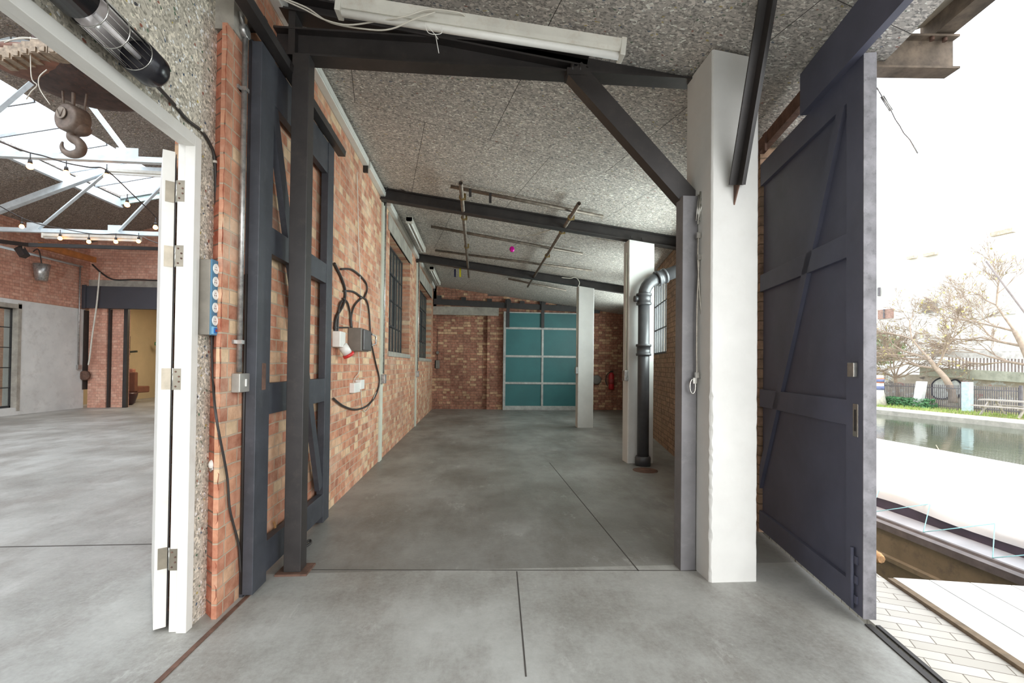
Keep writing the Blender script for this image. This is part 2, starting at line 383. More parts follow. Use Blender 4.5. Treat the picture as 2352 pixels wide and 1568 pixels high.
# window helper
def window(name,org,ax,w,z0,z1,cols,rows,mat,depth_dir,fr=.03,vent=None,sill=None,bw=.016):
    ax=Vector(ax); dd=Vector(depth_dir); h=z1-z0
    m=MB(); Z=Vector((0,0,1))
    def vb(u,wd,t=.03): m.obox(org+ax*(u-wd/2)+Z*z0,ax*wd,dd*t,Z*h)
    def hb(v,wd,t=.03): m.obox(org+Z*(z0+v-wd/2),ax*w,dd*t,Z*wd)
    for i in range(cols+1): vb(min(max(w*i/cols,fr/2),w-fr/2),fr if i in(0,cols) else bw)
    for i in range(rows+1): hb(min(max(h*i/rows,fr/2),h-fr/2),fr if i in(0,rows) else .02)
    o=struct(name,m,paint('window_black_iron',(46,46,48),.6))
    obj('pane',MB().obox(org+dd*.012+Z*z0,ax*w,dd*.004,Z*h),GLS,o)
    if vent:
        u0,u1,v0,v1=vent; m=MB()
        for (a,b,c,d) in ((u0,u0+.025,v0,v1),(u1-.025,u1,v0,v1),(u0,u1,v0,v0+.03),(u0,u1,v1-.03,v1)):
            m.obox(org+ax*a+Z*(z0+c)-dd*(.012),ax*(b-a),dd*.03,Z*(d-c))
        obj('casement',m,paint('window_black_iron',(46,46,48),.6),o)
    if sill: obj('window_sill',MB().obox(org+ax*(-.06)+Z*(z0-.07)+dd*-.16,ax*(w+.12),dd*.17,Z*.07),CONC,o)
    return o
window('window_1',Vector((WX-.14,w1[0],0)),(0,1,0),w1[1]-w1[0],w1[2],w1[3],7,4,BLK,(-1,0,0),vent=(.55,1.2,.42,1.3),sill=1)
window('window_2',Vector((WX-.14,w2[0],0)),(0,1,0),w2[1]-w2[0],w2[2],w2[3],7,4,BLK,(-1,0,0),vent=(.9,1.6,.42,1.2),sill=1)
for i_,(u,v) in enumerate(wins): window('window_%d'%((9,3,10)[i_]),dp(u,.015),DV,v-u,1.5,2.78,6,3,BLK,DN,bw=.034)  # first and last windows here are added ones, hidden from view, to let light in
def daylight(c,n,sx,sy,e,up,col=(.93,.97,1)):  # area lamp added outside an opening, standing in for sky light
    L=bpy.data.lights.new('window_daylight','AREA'); L.shape='RECTANGLE'; L.size=sx; L.size_y=sy; L.energy=e; L.color=col
    o=bpy.data.objects.new('window_daylight',L); C.objects.link(o); z=-Vector(n).normalized(); y=Vector(up).normalized(); x=y.cross(z).normalized(); y=z.cross(x)
    o.matrix_world=Matrix(((x.x,y.x,z.x,c.x),(x.y,y.y,z.y,c.y),(x.z,y.z,z.z,c.z),(0,0,0,1)))
for (u,v) in wins: daylight(dp((u+v)/2,.45,2.14),-DN,v-u+.3,1.5,WE,(0,0,1))
struct('trim_7',MB().box(WX-.02,WX+.012,w1[0]-.15,w1[1]+.15,3.18,3.42).box(WX-.02,WX+.012,w2[0]-.15,w2[1]+.15,3.12,3.40),CONC)
# ------------------------------------------------------------------ columns, posts, beams
def rough_column(x0,x1,y0,y1,z1f,edges=(1,0,0,0),amp=.012):
    m=MB(); vs=[]; n=110; b=.008
    hs=[0]*4; cyc=[random.random() for _ in range(n+1)]
    for i in range(n+1):
        ring=[]
        for ci,(x,y,sx,sy) in enumerate(((x0,y0,1,1),(x1,y0,-1,1),(x1,y1,-1,-1),(x0,y1,1,-1))):
            zt_=z1f(x); z=zt_*i/n
            a=amp*edges[ci]*(random.random()**2)*(1.0 if z<1.15 else .25)+b+random.uniform(0,.002)
            p1=Vector((x+sx*a,y,z)); p2=Vector((x,y+sy*a,z)); pm=Vector((x+sx*a*.45,y+sy*a*.45,z))
            seq=(p2,pm,p1) if ci in(0,2) else (p1,pm,p2)
            ring+=seq
        vs+=ring
    k=12; fs=[]
    for i in range(n):
        for j in range(k): fs.append((i*k+j,i*k+(j+1)%k,(i+1)*k+(j+1)%k,(i+1)*k+j))
    fs.append(tuple(range(k-1,-1,-1))); fs.append(tuple(n*k+j for j in range(k)))
    return m.add(vs,fs)
tag(obj('concrete_column',rough_column(1.39,1.685,2.65,2.99,lambda x:ceil_z(x)-.03,(1.,.5,0,.2),.010),WHT),'large white painted column with a chipped left corner, nearest to the open doors','column','white columns')
tag(obj('concrete_column',rough_column(2.0,2.35,5.98,6.2,lambda x:ceil_z(x)-.17,(.6,.3,0,0),.01),WHT),'white painted column behind the black drainpipe, second in the row','column','white columns')
tag(obj('concrete_column',rough_column(2.105,2.435,9.48,9.7,lambda x:ceil_z(x)-.17,(.6,.3,0,0),.01),WHT),'farthest white painted column, in front of the green door','column','white columns')
# left steel post and near beam
BY=2.97
t=thing('steel_post','brown-black square steel post with base plate standing before the left sliding frame','post',(-1.095,2.94,0))
obj('post_shaft',MB().box(-1.146,-1.046,2.89,2.99,.012,3.17),BLK,t,.003); obj('base_plate',MB().box(-1.185,-1.0,2.86,3.02,0,.012),RUST,t)
t=thing('steel_post','grey steel post standing against the left side of the large white column','post',(1.335,2.9,0))
obj('post_shaft',MB().box(1.288,1.384,2.815,2.915,0,2.36),paint('grey_steel',(118,116,118),.5,.1,.1,3,(150,148,148),.3),t,.003)
t=thing('steel_beam','black steel beam crossing overhead from the left post to the large white column','beam',(0,BY,3.17))
m=MB(); m.box(-1.33,1.42,BY-.06,BY+.06,3.17,3.182); m.add([(-1.33,BY-.006,3.182),(1.42,BY-.006,3.182),(1.42,BY-.006,ceil_z(1.42)),(.42,BY-.006,3.335),(-1.33,BY-.006,3.34),(-1.33,BY+.006,3.182),(1.42,BY+.006,3.182),(1.42,BY+.006,ceil_z(1.42)),(.42,BY+.006,3.335),(-1.33,BY+.006,3.34)],[(0,1,2,3,4),(9,8,7,6,5),(0,5,6,1),(1,6,7,2),(2,7,8,3),(3,8,9,4),(4,9,5,0)]); m.box(-1.33,.3,BY-.06,BY+.06,3.33,3.342)
obj('girder',m,BLK,t)
m=MB(); m.ibeam((-1.33,BY,ceil_z(-1.33)-.055),(.7,BY,ceil_z(.7)-.055),.14,.10); obj('rafter',m,BLK,t)
for x in (-1.16,.60,.70): 
    obj('stiffener',MB().box(x-.02,x+.02,BY-.058,BY+.058,3.18,ceil_z(x)-.1),BLK,t)
p1,p2=aY(1330,150,2.95),aY(1592,462,2.86)
t=thing('steel_brace','slanting black steel brace from the overhead beam down to the grey post','brace',(1.36,2.9,2.33))
obj('brace_bar',MB().prof((.60,2.92,3.17),(1.385,2.9,2.33),[(-.045,-.06),(.045,-.06),(.045,.06),(.033,.06),(.033,-.048),(-.033,-.048),(-.033,.06),(-.045,.06)],up=(0,0,1)),BLK,t)
m=MB()
for dx in (0,.05): m.lathe((.585+dx,2.88,3.155),(0,0,1),[(0,.012),(.04,.012)],6)
m.box(.55,.68,2.87,2.97,3.125,3.168); obj('bolt_plate',m,BLK,t)
q1,q2=Vector((1.53,2.62,2.36)),Vector((1.485,2.26,3.205))
t=thing('steel_brace','slanting black tee-section brace rising forward from the front of the large white column','brace',q1)
obj('brace_bar',MB().prof(q1,q2,[(-.05,.005),(-.05,-.005),(-.005,-.005),(-.005,-.06),(.005,-.06),(.005,-.005),(.05,-.005),(.05,.005)],up=(0,1,.0)),BLK,t)
obj('pointed_gusset',MB().add([Vector((1.526,2.65,2.25)),Vector((1.526,2.65,2.42)),Vector((1.526,2.57,2.40)),Vector((1.534,2.65,2.25)),Vector((1.534,2.65,2.42)),Vector((1.534,2.57,2.40))],[(0,1,2),(5,4,3),(0,3,4,1),(1,4,5,2),(2,5,3,0)]),RUST,t)
def roofbeam(Y,x0,x1,label,h=.15):
    m=MB(); zc=-.5*h-.004
    m.ibeam((x0,Y,ceil_z(x0)+zc),(x1,Y,ceil_z(x1)+zc),.12,h,.012)
    t=thing('steel_beam',label,'beam',(x0,Y,ceil_z(x0)-h),'sloping roof beams'); obj('girder',m,BLK,t)
    m=MB()
    for xx in (2.05,2.2):
        m.box(xx-.012,xx+.012,Y-.075,Y-.055,ceil_z(xx)-h+.02,ceil_z(xx)-h+.05)
    obj('bolt',m,BLK,t)
roofbeam(6.09,-1.27,2.74,'sloping black roof beam resting on the second white column')
roofbeam(9.6,-1.27,3.45,'sloping black roof beam resting on the farthest white column')
# ------------------------------------------------------------------ left wall stanchions, tray, fluorescent lights
PS=paint('pale_painted_steel',(205,205,190),.55,0,.05,4,(160,150,130),.3)
for i,(Y,lab) in enumerate(((6.22,'pale painted stanchion up the brick wall just before the first window'),(9.72,'pale painted stanchion up the brick wall between the two windows'))):
    t=thing('wall_stanchion',lab,'stanchion',(WX,Y,0),'pale stanchions on the brick wall')
    obj('strip',MB().box(WX-.02,WX+.02,Y-.08,Y+.08,0,3.4),PS,t)
    obj('conduit',MB().tube([(WX+.045,Y-.02,3.4),(WX+.045,Y-.02,1.15)],.011,8),GALV,t)
    obj('switch_box',MB().box(WX+.02,WX+.075,Y-.06,Y+.03,1.02,1.14),GALV,t,.004)
tray=MB
segs=[(2.2,5.15,'nearest length of white cable trunking high on the brick wall'),(5.22,6.2,'short length of white cable trunking before the first window'),(6.45,9.6,'length of white cable trunking above the first window'),(9.8,13.3,'farthest length of white cable trunking above the second window')]
TRM=paint('white_trunking',(222,222,216),.4,0,.03,6,(170,165,155),.2)
for a,b,lab in segs:
    t=thing('cable_trunking',lab,'trunking',(WX+.03,a,3.45),'white cable trunking'); obj('trunking_body',MB().box(WX,WX+.06,a,b,3.45,3.53),TRM,t,.004)
    obj('trunking_lid',MB().box(WX+.06,WX+.066,a+.01,b-.01,3.462,3.518),TRM,t)
    obj('end_bracket',MB().box(WX,WX+.05,b,b+.03,3.38,3.46),BLK,t)
def fluor(p,q,label,w=.055,group=None,r=.013,twin=True,name='fluorescent_light'):
    p,q=Vector(p),Vector(q); d=(q-p).normalized(); sd=d.cross(Vector((0,0,1))).normalized(); up=sd.cross(d)
    t=thing(name,label,'light fitting',p,group)
    m=MB().prof(p,q,[(-w*.5,-.02),(-w*.3,-.034),(w*.3,-.034),(w*.5,-.02),(w*.5,.03),(-w*.5,.03)]); obj('batten_body',m,LAMPW,t)
    m=MB()
    for s in ((-1,1) if twin else (0,)): m.tube([p+sd*s*w*.27-up*.048+d*.03,q+sd*s*w*.27-up*.048-d*.03],r,10)
    each('lamp_tube',m,PLW,t)
    m=MB()
    for a in (p,q-d*.03): m.obox(a-sd*w*.55-up*.062,d*.03,sd*w*1.1,up*.10)
    each('end_cap',m,LAMPW,t,.004); return t
fa,fb=aY(775,8,2.5),aY(1434,112,2.5)
fluor(fa,fb,'long worn white fluorescent batten hanging close overhead below the black beam',.075,twin=False,r=.02)
fluor((WX+.24,6.95,3.44),(WX+.24,8.75,3.44),'small twin fluorescent fitting above the first window',.09,'fluorescent fittings by the windows')
fluor((WX+.24,10.4,3.44),(WX+.24,12.3,3.44),'small twin fluorescent fitting above the second window',.09,'fluorescent fittings by the windows')
# loose white cable looping over the near fitting
tag(obj('cable',MB().tube(curve_pts([aY(640,-5,2.6),aY(700,22,2.6),aY(745,45,2.58),aY(800,57,2.55),aY(870,48,2.5),aY(930,38,2.45),aY(985,22,2.44),aY(1050,28,2.44),aY(1068,36,2.46)]),.0042,6),CBW),'white cable looping under the black beam and over the near fluorescent batten','cable')
tag(obj('cable',MB().tube(curve_pts([aY(640,-8,2.62),aY(705,18,2.62),aY(760,52,2.6),aY(850,68,2.55),aY(900,66,2.5),aY(950,45,2.45),aY(1000,28,2.43)]),.0042,6),CBW),'lower white cable sagging beneath the black beam at upper left','cable')
tag(obj('cable_tie',MB().tube(curve_pts([aY(975,53,2.46),aY(985,76,2.46),aY(1013,77,2.46),aY(1014,60,2.46)]),.002,5).tube(curve_pts([aY(975,53,2.46),aY(998,78,2.46),aY(1006,90,2.46)]),.002,5).tube([aY(1000,78,2.46),aY(1008,122,2.46)],.002,5),PLW),'white cable tie dangling below the middle of the near fluorescent batten','cable tie')
# ------------------------------------------------------------------ left sliding door (open timber frame)
SX=-1.19
t=thing('sliding_door','open dark timber sliding door frame parked against the left brick wall','sliding door',(SX-.03,3.25,.02))
def lb(y0,y1,z0,z1,x0=SX-.055,x1=SX): return MB().box(x0,x1,y0,y1,z0,z1)
obj('stile',lb(2.60,2.765,.02,3.03),BLKD,t,.003); obj('stile',lb(3.745,3.885,.02,3.03),BLKD,t,.003)
obj('top_rail',lb(2.765,3.745,2.78,3.03,SX-.05,SX-.006),BLKD,t,.002); 
obj('middle_rail',lb(2.765,3.745,1.905,2.06,SX-.05,SX-.004),BLKD,t,.002)
obj('middle_rail',lb(2.765,3.745,.975,1.155,SX-.05,SX-.004),BLKD,t,.002)
obj('bottom_rail',lb(2.765,3.745,.07,.245,SX-.05,SX-.004),BLKD,t,.002)
obj('diagonal_brace',MB().bar((SX-.027,2.78,2.80),(SX-.027,3.72,.30),.036,.085,up=(0,1,.35)),BLKD,t)
obj('flush_pull',MB().box(SX-.001,SX+.003,2.665,2.71,1.12,1.27).box(SX-.002,SX+.004,2.68,2.695,1.15,1.24),RUST,t,.002)
t=thing('sliding_door_frame','dark timber upright fixed to the brick just behind the left sliding door','frame',(SX-.06,2.56,0))
obj('upright',MB().box(WX,SX-.06,2.62,2.72,.0,3.05),BLKD,t)
t=thing('door_track','black tubular sliding door track running along the top of the left door frame','door track',(SX,1.0,3.05))
obj('rail',MB().prof((SX+.02,.6,3.075),(SX+.02,4.02,3.075),[(-.03,-.035),(.03,-.035),(.035,.01),(.02,.04),(-.02,.04),(-.035,.01)]),BLK,t)
m=MB()
for y in (1.6,2.62,3.02,3.75): m.box(SX-.08,SX+.01,y-.02,y+.02,3.10,3.17)
each('bracket',m,BLK,t)
# floor guide rails
tag(obj('floor_rail',MB().obox(fl(330,1592)+Vector((0,0,-.004)),fl(577,1357)-fl(330,1592),Vector((.022,0,0)),Vector((0,0,.009))),RUST),'rusty guide rail set in the floor leading to the left sliding door','rail')
# ------------------------------------------------------------------ right sliding door (boarded) in door-plane coordinates
t=thing('sliding_door','tall dark blue-grey boarded sliding door open toward the canal','sliding door',dp(.7,.025,0))
obj('stile',MB().dbox(0,.145,0,.06,.03,2.87),NAVY,t,.003)
obj('leading_edge',MB().dbox(-.005,.0,0.0,.06,.03,2.87),NAVYE,t)
obj('stile',MB().dbox(1.62,1.76,0,.06,.03,2.87),NAVY,t,.003)
obj('board_panel',MB().dbox(.145,1.62,.028,.058,.03,2.87),NAVY,t)
for nm,z0,z1 in (('top_rail',2.70,2.87),('middle_rail',1.87,2.0),('middle_rail',.975,1.11),('bottom_rail',.03,.17)):
    obj(nm,MB().dbox(.145,1.62,.003,.030,z0,z1),NAVY,t,.002)
def dpt(px_,py_,o): s,z=ds(px_,py_); return dp(s,o,z)
obj('diagonal_brace',MB().bar(dp(.20,.0155,2.72),dp(1.42,.0155,.17),.025,.07,up=DV),NAVY,t)
s,z=ds(1965,848)
obj('staple_plate',MB().dbox(s-.02,s+.035,-.022,.0,z-.04,z+.035),CHR,t,.003)
s,z=ds(1966,965)
pl=MB(); 
for a in range(1): pl.dbox(s-.022,s+.022,-.004,0,z-.085,z+.085)
o=obj('flush_pull',pl,CHR,t,.012); obj('pull_recess',MB().dbox(s-.008,s+.008,-.0055,-.003,z-.055,z+.055),BLK,o,.003)
s,z=ds(1963,1335)
o=obj('floor_bolt',MB().tube([dp(s,-.012,.05),dp(s,-.012,.36)],.009,8),NAVY,t); m=MB()
for zz in (.10,.2,.3): m.dbox(s-.03,s+.03,-.008,0,zz-.02,zz+.02)
each('bolt_keeper',m,NAVY,o)
# fascia over door, rail strip behind, threshold rail
t=thing('fascia_board','wide dark fascia board above the open canal-side door','fascia',dp(-1.2,-.03,2.87))
m=MB(); A=dp(-3.9,-.045,2.86); m.obox(A,DV*(3.9+.56),DN*.04,Vector((0,0,.26))); obj('board',m,NAVY,t)
t=thing('door_track','rusty brown timber and steel track above the far half of the canal-side door','door track',dp(1.6,-.02,2.92))
obj('rail',MB().dbox(.57,1.9,-.02,.03,2.955,3.05),RUST,t); obj('hanger_bracket',MB().dbox(1.12,1.17,-.035,-.02,2.9,3.04),RUST,t)
tag(obj('threshold_rail',MB().obox(dp(-3,.01,-.006),DV*3.0,DN*.03,Vector((0,0,.012))).obox(dp(-3,.06,-.006),DV*3.0,DN*.02,Vector((0,0,.01))),paint('dark_rail_steel',(60,56,54),.6,.3)),'dark steel threshold rail running from the boarded door toward the viewer','rail')
# ------------------------------------------------------------------ doorway: white lining, folded leaf
t=thing('door_frame','white painted timber frame around the doorway to the next room','door frame',(-1.42,2.36,0))
m=MB().box(-1.39,-1.345,2.289,2.34,0,2.35).box(-1.43,-1.39,2.302,2.34,0,2.35).box(-1.39,-1.345,.2,2.289,2.298,2.352).box(-1.43,-1.39,.2,2.302,2.311,2.352).box(-1.43,-1.345,.2,.26,0,2.298); obj('lining',m,WHT2,t,.002)
dd=Vector((-.56,.83,0)).normalized(); nn=Vector((dd.y,-dd.x,0)); HP=Vector((-1.455,2.329,0))
t=struct('door_1',MB().obox(HP-nn*.052+Vector((0,0,.012)),dd*.85,nn*.049,Vector((0,0,2.27))),WHT2,bevel=.002)
m=MB().obox(HP-nn*.003+Vector((0,.004,.012)),dd*.8,nn*.003,Vector((0,0,2.26))); obj('edge_seal',m,BLK,t)
HB=paint('hinge_steel',(140,132,118),.35,.7,.1,12)
for zz in (2.085,1.775,1.19,.34):
    pin=Vector((-1.440,2.316,zz)); h=MB().tube([pin-Vector((0,0,.052)),pin+Vector((0,0,.052))],.0065,10); o=obj('hinge',h,CHR,t)
    obj('hinge_leaf',MB().box(-1.432,-1.393,2.2995,2.302,zz-.05,zz+.05).obox(HP-nn*.04-dd*.0025+Vector((0,0,zz-.05)),nn*.036,dd*.002,Vector((0,0,.1))),HB,o)
    m=MB()
    for a,b in ((-.012,.035),(0.003,.012),(0.003,-.012),(-.012,-.035)): m.lathe((-1.408+a,2.2995,zz+b),(0,-1,0),[(0,.0045),(.0025,.004)],8)
    each('hinge_screw',m,RUST,o)
# ------------------------------------------------------------------ heater over the doorway
HX=-1.265; 
h0,h1=Vector((HX,1.33,2.42)),Vector((HX,1.90,2.395))
ax=(h1-h0).normalized()
t=thing('patio_heater','black tube heater with mirrored reflector and wire guard above the doorway','heater',h0)
def harc(m,c0,c1,r,a0,a1,n=14,th=.004):
    vs=[];fs=[]
    for c in (c0,c1):
        for rr in (r,r-th):
            for k in range(n+1):
                a=math.radians(a0+(a1-a0)*k/n); vs.append(Vector(c)+Vector((math.cos(a)*rr,0,math.sin(a)*rr)))
    M=n+1
    for k in range(n):
        fs+=[(k,k+1,2*M+k+1,2*M+k),(M+k+1,M+k,3*M+k,3*M+k+1),(k+1,k,M+k,M+k+1),(2*M+k,2*M+k+1,3*M+k+1,3*M+k)]
    fs+=[(0,2*M,3*M,M),(n,M+n,3*M+n,2*M+n)]
    m.add(vs,fs,True)
R=.062
m=MB(); harc(m,h0+ax*.25,h1-ax*.11,R,60,240); obj('reflector_housing',m,BLK,t)
m=MB(); harc(m,h0+ax*.25,h1-ax*.11,R-.006,62,238,14,.002); obj('reflector',m,paint('mirror_reflector',(225,218,216),.25,.35,.04,3),t)
capm=paint('gloss_black',(30,29,34),.25,0,.05,4)
obj('end_cap',MB().lathe(h0-ax*.06,ax,[(0,.03),(.012,R-.006),(.03,R+.003),(.27,R+.003),(.27,R-.01)],28),capm,t)
obj('end_cap',MB().lathe(h1-ax*.115,ax,[(0,R-.01),(0,R+.003),(.09,R+.003),(.108,R-.008),(.115,.02)],28),capm,t)
obj('quartz_tube',MB().tube([h0+ax*.25+Vector((.012,0,-.01)),h1-ax*.11+Vector((.012,0,-.01))],.009,10),paint('pale_quartz',(220,215,215),.2),t)
m=MB(); 
for k in range(9):
    a=math.radians(-112+k*20); m.tube([h0+ax*.25+Vector((math.cos(a)*R,0,math.sin(a)*R)),h1-ax*.11+Vector((math.cos(a)*R,0,math.sin(a)*R))],.0011,5)
for f in (.52,.72,.95):
    c=h0.lerp(h1,f*.83); m.tube([c+Vector((math.cos(math.radians(a))*R,0,math.sin(math.radians(a))*R)) for a in range(-120,61,12)],.002,5)
obj('wire_guard',m,CHR,t)
obj('mounting_bar',MB().box(IX,HX-.045,1.2,1.8,2.45,2.475),RUST,t)
# cable from the heater down to the power strip
kx=IX+.012
pts=[h1+ax*.0+Vector((-.02,.0,-.02)),aX(400,240,kx),aX(430,275,kx),aX(462,300,kx),aX(482,330,kx),aX(493,365,kx),aX(496,450,kx),aX(497,590,kx)]
hcab=tag(obj('heater_cable',MB().tube(curve_pts(pts),.0075,8),CBL),'thick black flex clipped from the heater down to the blue socket strip','cable')
m=MB()
for p in ((405,244),(461,299),(494,372),(496,540)): 
    c=aX(p[0],p[1],kx); m.lathe(c-Vector((0,0,.006)),(0,0,1),[(0,.011),(.012,.011)],10)
each('cable_clip',m,CBW,hcab)
# power strip
BLU=paint('socket_strip_blue',(58,112,142),.35,0,.05,5)
sy0,sy1,sz0,sz1=2.352,2.414,1.405,1.775
t=thing('power_strip','blue and grey five-way socket strip with cables, fixed beside the doorway','power strip',(IX,2.32,1.405))
obj('back_box',MB().box(IX,IX+.055,sy0,sy1,sz0,sz1),paint('strip_grey',(128,122,112),.5,.2),t,.003)
obj('front_plate',MB().box(IX+.055,IX+.062,sy0-.001,sy1+.001,sz0-.001,sz1+.001),BLU,t,.002)
for k in range(5):
    zc=sz1-.042-k*.064
    o=obj('socket',MB().lathe((IX+.062,2.383,zc),(1,0,0),[(0,.025),(.004,.025),(.004,.021),(.001,.019)],24),PLW,t)
    m=MB()
    for a in (90,210,330): m.lathe((IX+.0635,2.383+.008*math.cos(math.radians(a)),zc+.008*math.sin(math.radians(a))),(1,0,0),[(0,.0025),(.001,.0025)],8)
    each('pin_hole',m,paint('socket_holes',(120,60,50),.5),o)
o=obj('indicator_panel',MB().box(IX+.062,IX+.0635,2.356,2.410,sz0+.005,sz0+.042),paint('panel_cyan',(120,180,215),.4),t)
obj('switch',MB().box(IX+.0635,IX+.068,2.376,2.396,sz0+.01,sz0+.036),paint('switch_blue',(20,90,160),.4),o)
obj('switch_light',MB().lathe((IX+.068,2.386,sz0+.023),(1,0,0),[(0,.006),(.002,.006)],12),paint('switch_red',(150,50,50),.3),o)
tag(obj('power_cable',MB().tube(curve_pts([aX(486,765,kx+.01),aX(488,860,kx+.01),aX(492,950,kx+.01),aX(489,1048,kx+.01)]),.005,7),CBL),'black cable hanging from the socket strip to the white plug','cable')
tag(obj('power_cable',MB().tube(curve_pts([aX(493,765,kx+.012),aX(490,870,kx+.012),aX(497,960,WX+.02),aX(521,1090,WX+.015),aX(528,1170,WX+.012),aX(548,1250,WX+.012),aX(553,1310,WX+.012),aX(563,1330,WX+.012)]),.006,7),CBL),'long black cable trailing from the socket strip down the brick to the floor','cable')
pc=aX(490,1066,kx+.02)
t=thing('plug','white plug hanging at the end of a black cable below the socket strip','plug',pc-Vector((0,0,.03)))
obj('plug_body',MB().ell(pc,.022,.024,.027,12,8),PLW,t); obj('plug_face',MB().lathe(pc+Vector((0,-.0,-.02)),(.5,-.3,-.8),[(0,.02),(.014,.018)],12),GALV,t)
# galvanised conduit + switch
cy=2.535
t=thing('conduit','galvanised conduit with junction box running down the brick pier to a switch','conduit',(WX+.02,cy,1.2))
obj('pipe',MB().tube([(WX+.022,cy,3.0),(WX+.022,cy,1.22)],.0135,12),GALV,t)
obj('junction_box',MB().lathe((WX,cy,3.03),(1,0,0),[(0,.036),(.034,.036),(.036,.03)],16).tube([(WX+.02,cy-.02,3.05),(WX+.02,cy-.05,3.1)],.012,8),GALV,t)
m=MB()
for z in (2.72,1.38): m.box(WX,WX+.04,cy-.017,cy+.017,z-.01,z+.01).box(WX,WX+.01,cy-.035,cy+.035,z-.01,z+.01)
each('saddle_clip',m,GALV,t)
t=thing('light_switch','grey metal-clad light switch at the foot of the galvanised conduit','switch',(WX+.02,2.545,1.12))
obj('switch_box',MB().box(WX,WX+.045,2.50,2.61,1.115,1.215),paint('grey_metalclad',(160,157,150),.35,.3),t,.005)
obj('rocker',MB().box(WX+.045,WX+.05,2.55,2.565,1.145,1.185),PLW,t,.002)
tag(obj('conduit',MB().tube([(WX+.012,2.62,0.02),(WX+.012,2.61,1.75),(WX+.02,2.66,1.76)],.009,8),CBL),'thin black pipe up the brick between the switch and the sliding door','conduit')
# wall electrics
t=thing('isolator_box','dark grey isolator switch box with side handle on the left brick wall','electrical box',(WX,4.95,1.4))
obj('box_body',MB().box(WX,WX+.13,4.66,4.98,1.40,1.63),PLG,t,.006); obj('box_cover',MB().box(WX+.13,WX+.15,4.70,5.02,1.41,1.62),paint('dark_cover',(84,80,80),.4),t,.008)
obj('switch_handle',MB().tube([(WX+.155,5.0,1.59),(WX+.19,5.04,1.57),(WX+.19,5.04,1.49),(WX+.155,5.0,1.47)],.009,8),GALV,t)
t=thing('industrial_socket','cream industrial socket with red collar below the isolator box','socket',(WX,4.35,1.33))
obj('socket_body',MB().box(WX,WX+.07,4.16,4.33,1.42,1.56),PLW,t,.006)
obj('socket_barrel',MB().lathe((WX+.05,4.3,1.44),(.45,.35,-.82),[(0,.045),(.09,.042)],16),PLW,t)
obj('red_collar',MB().lathe((WX+.0905,4.3315,1.366),(.45,.35,-.82),[(0,.052),(.025,.054),(.03,.04)],16),paint('socket_red',(200,50,48),.4),t)
cx_=WX+.015
def wallc(pts,r,lab,mat=CBL,x=cx_,name='cable'):
    return tag(obj(name,MB().tube(curve_pts([aX(a,b,x) for a,b in pts],8),r,7),mat),lab,'cable')
wallc([(768,605),(785,640),(793,670),(788,700),(772,730),(770,765)],.013,'thick black cable curving in from behind the sliding frame to the socket')
wallc([(783,618),(810,620),(838,645),(843,665),(836,685)],.010,'black cable arching from the wall hook over the isolator box')
wallc([(790,668),(812,670),(830,682),(842,690),(848,720),(852,780),(862,830),(871,870),(866,900),(848,928),(820,940),(790,933),(766,915)],.010,'black cable hanging in one long loop beneath the isolator box')
wallc([(832,683),(815,700),(807,725),(808,752)],.010,'short black cable dropping into the top of the isolator box')
wallc([(788,685),(798,695),(804,720),(806,752)],.010,'pair of black cables bent over a hook into the isolator box')
wallc([(786,690),(778,710),(774,790)],.010,'black cable running down behind the cream socket')
wallc([(820,395),(822,480),(824,560),(827,640),(829,700),(825,745),(822,775)],.005,'thin pale wire running down the brick wall to the junction box',CBW)
wallc([(823,800),(825,850),(815,868),(812,880)],.004,'thin pale wire hooked into the white junction box from above',CBW)
wallc([(822,868),(829,885),(830,920),(838,945),(850,930),(864,900)],.004,'thin pale wire looping below the white junction box',CBW)
wallc([(768,752),(800,752)],.008,'short dark pipe beside the isolator box')
jb=aX(812,888,WX)
t=thing('junction_box','white junction box with loose wires low on the left brick wall','junction box',(WX,jb.y,jb.z-.05))
obj('box_half',MB().box(WX,WX+.05,jb.y-.16,jb.y+.08,jb.z-.055,jb.z+.045),PLW,t,.004); obj('box_half',MB().box(WX,WX+.06,jb.y+.06,jb.y+.22,jb.z-.03,jb.z+.07),PLW,t,.004)
# ------------------------------------------------------------------ green sliding door on the back wall
GY=13.30
t=thing('sliding_door','green panelled sliding door with pale metal frame on the back wall','sliding door',(1.9,GY,.02))
GR=paint('green_panel',(42,100,102),.5,0,.07,1.2,(56,116,112),.2)
ALU=paint('pale_frame_metal',(166,166,162),.5,.2,.1,9,(120,118,116),.35)
gx=[.76,.93]; 
obj('green_panel',MB().box(.80,3.05,GY,GY+.03,.1,2.83),GR,t)
m=MB().box(.76,.83,GY-.03,GY+.04,.0,2.84).box(3.0,3.07,GY-.03,GY+.04,.0,2.84).box(1.87,1.93,GY-.025,GY,.1,2.36); each('frame_stile',m,ALU,t,.002)
for z in (2.36,1.55,.775): 
    o=obj('frame_rail',MB().box(.83,3.0,GY-.03,GY,z-.03,z+.03),ALU,t,.002); m=MB()
    for k in range(22): m.lathe((.9+k*.097,GY-.03,z),(0,-1,0),[(0,.006),(.004,.005)],6)
    obj('rivets',m,PLG,o)
obj('bottom_rail',MB().box(.83,3.0,GY-.03,GY,.0,.12),ALU,t,.002); obj('top_strip',MB().box(.83,3.0,GY-.02,GY,2.80,2.83),ALU,t)
for x in (.89,1.90): obj('hanger_strap',MB().box(x-.05,x+.04,GY-.05,GY-.03,2.38,3.18),BLK,t); 
m=MB()
for x in (.885,1.895): m.lathe((x,GY-.02,3.12),(0,1,0),[(0,.09),(.04,.09)],16)
each('hanger_wheel',m,BLK,t)
t=thing('door_track','black steel sliding track along the back wall above the green door','door track',(1.,13.36,2.9))
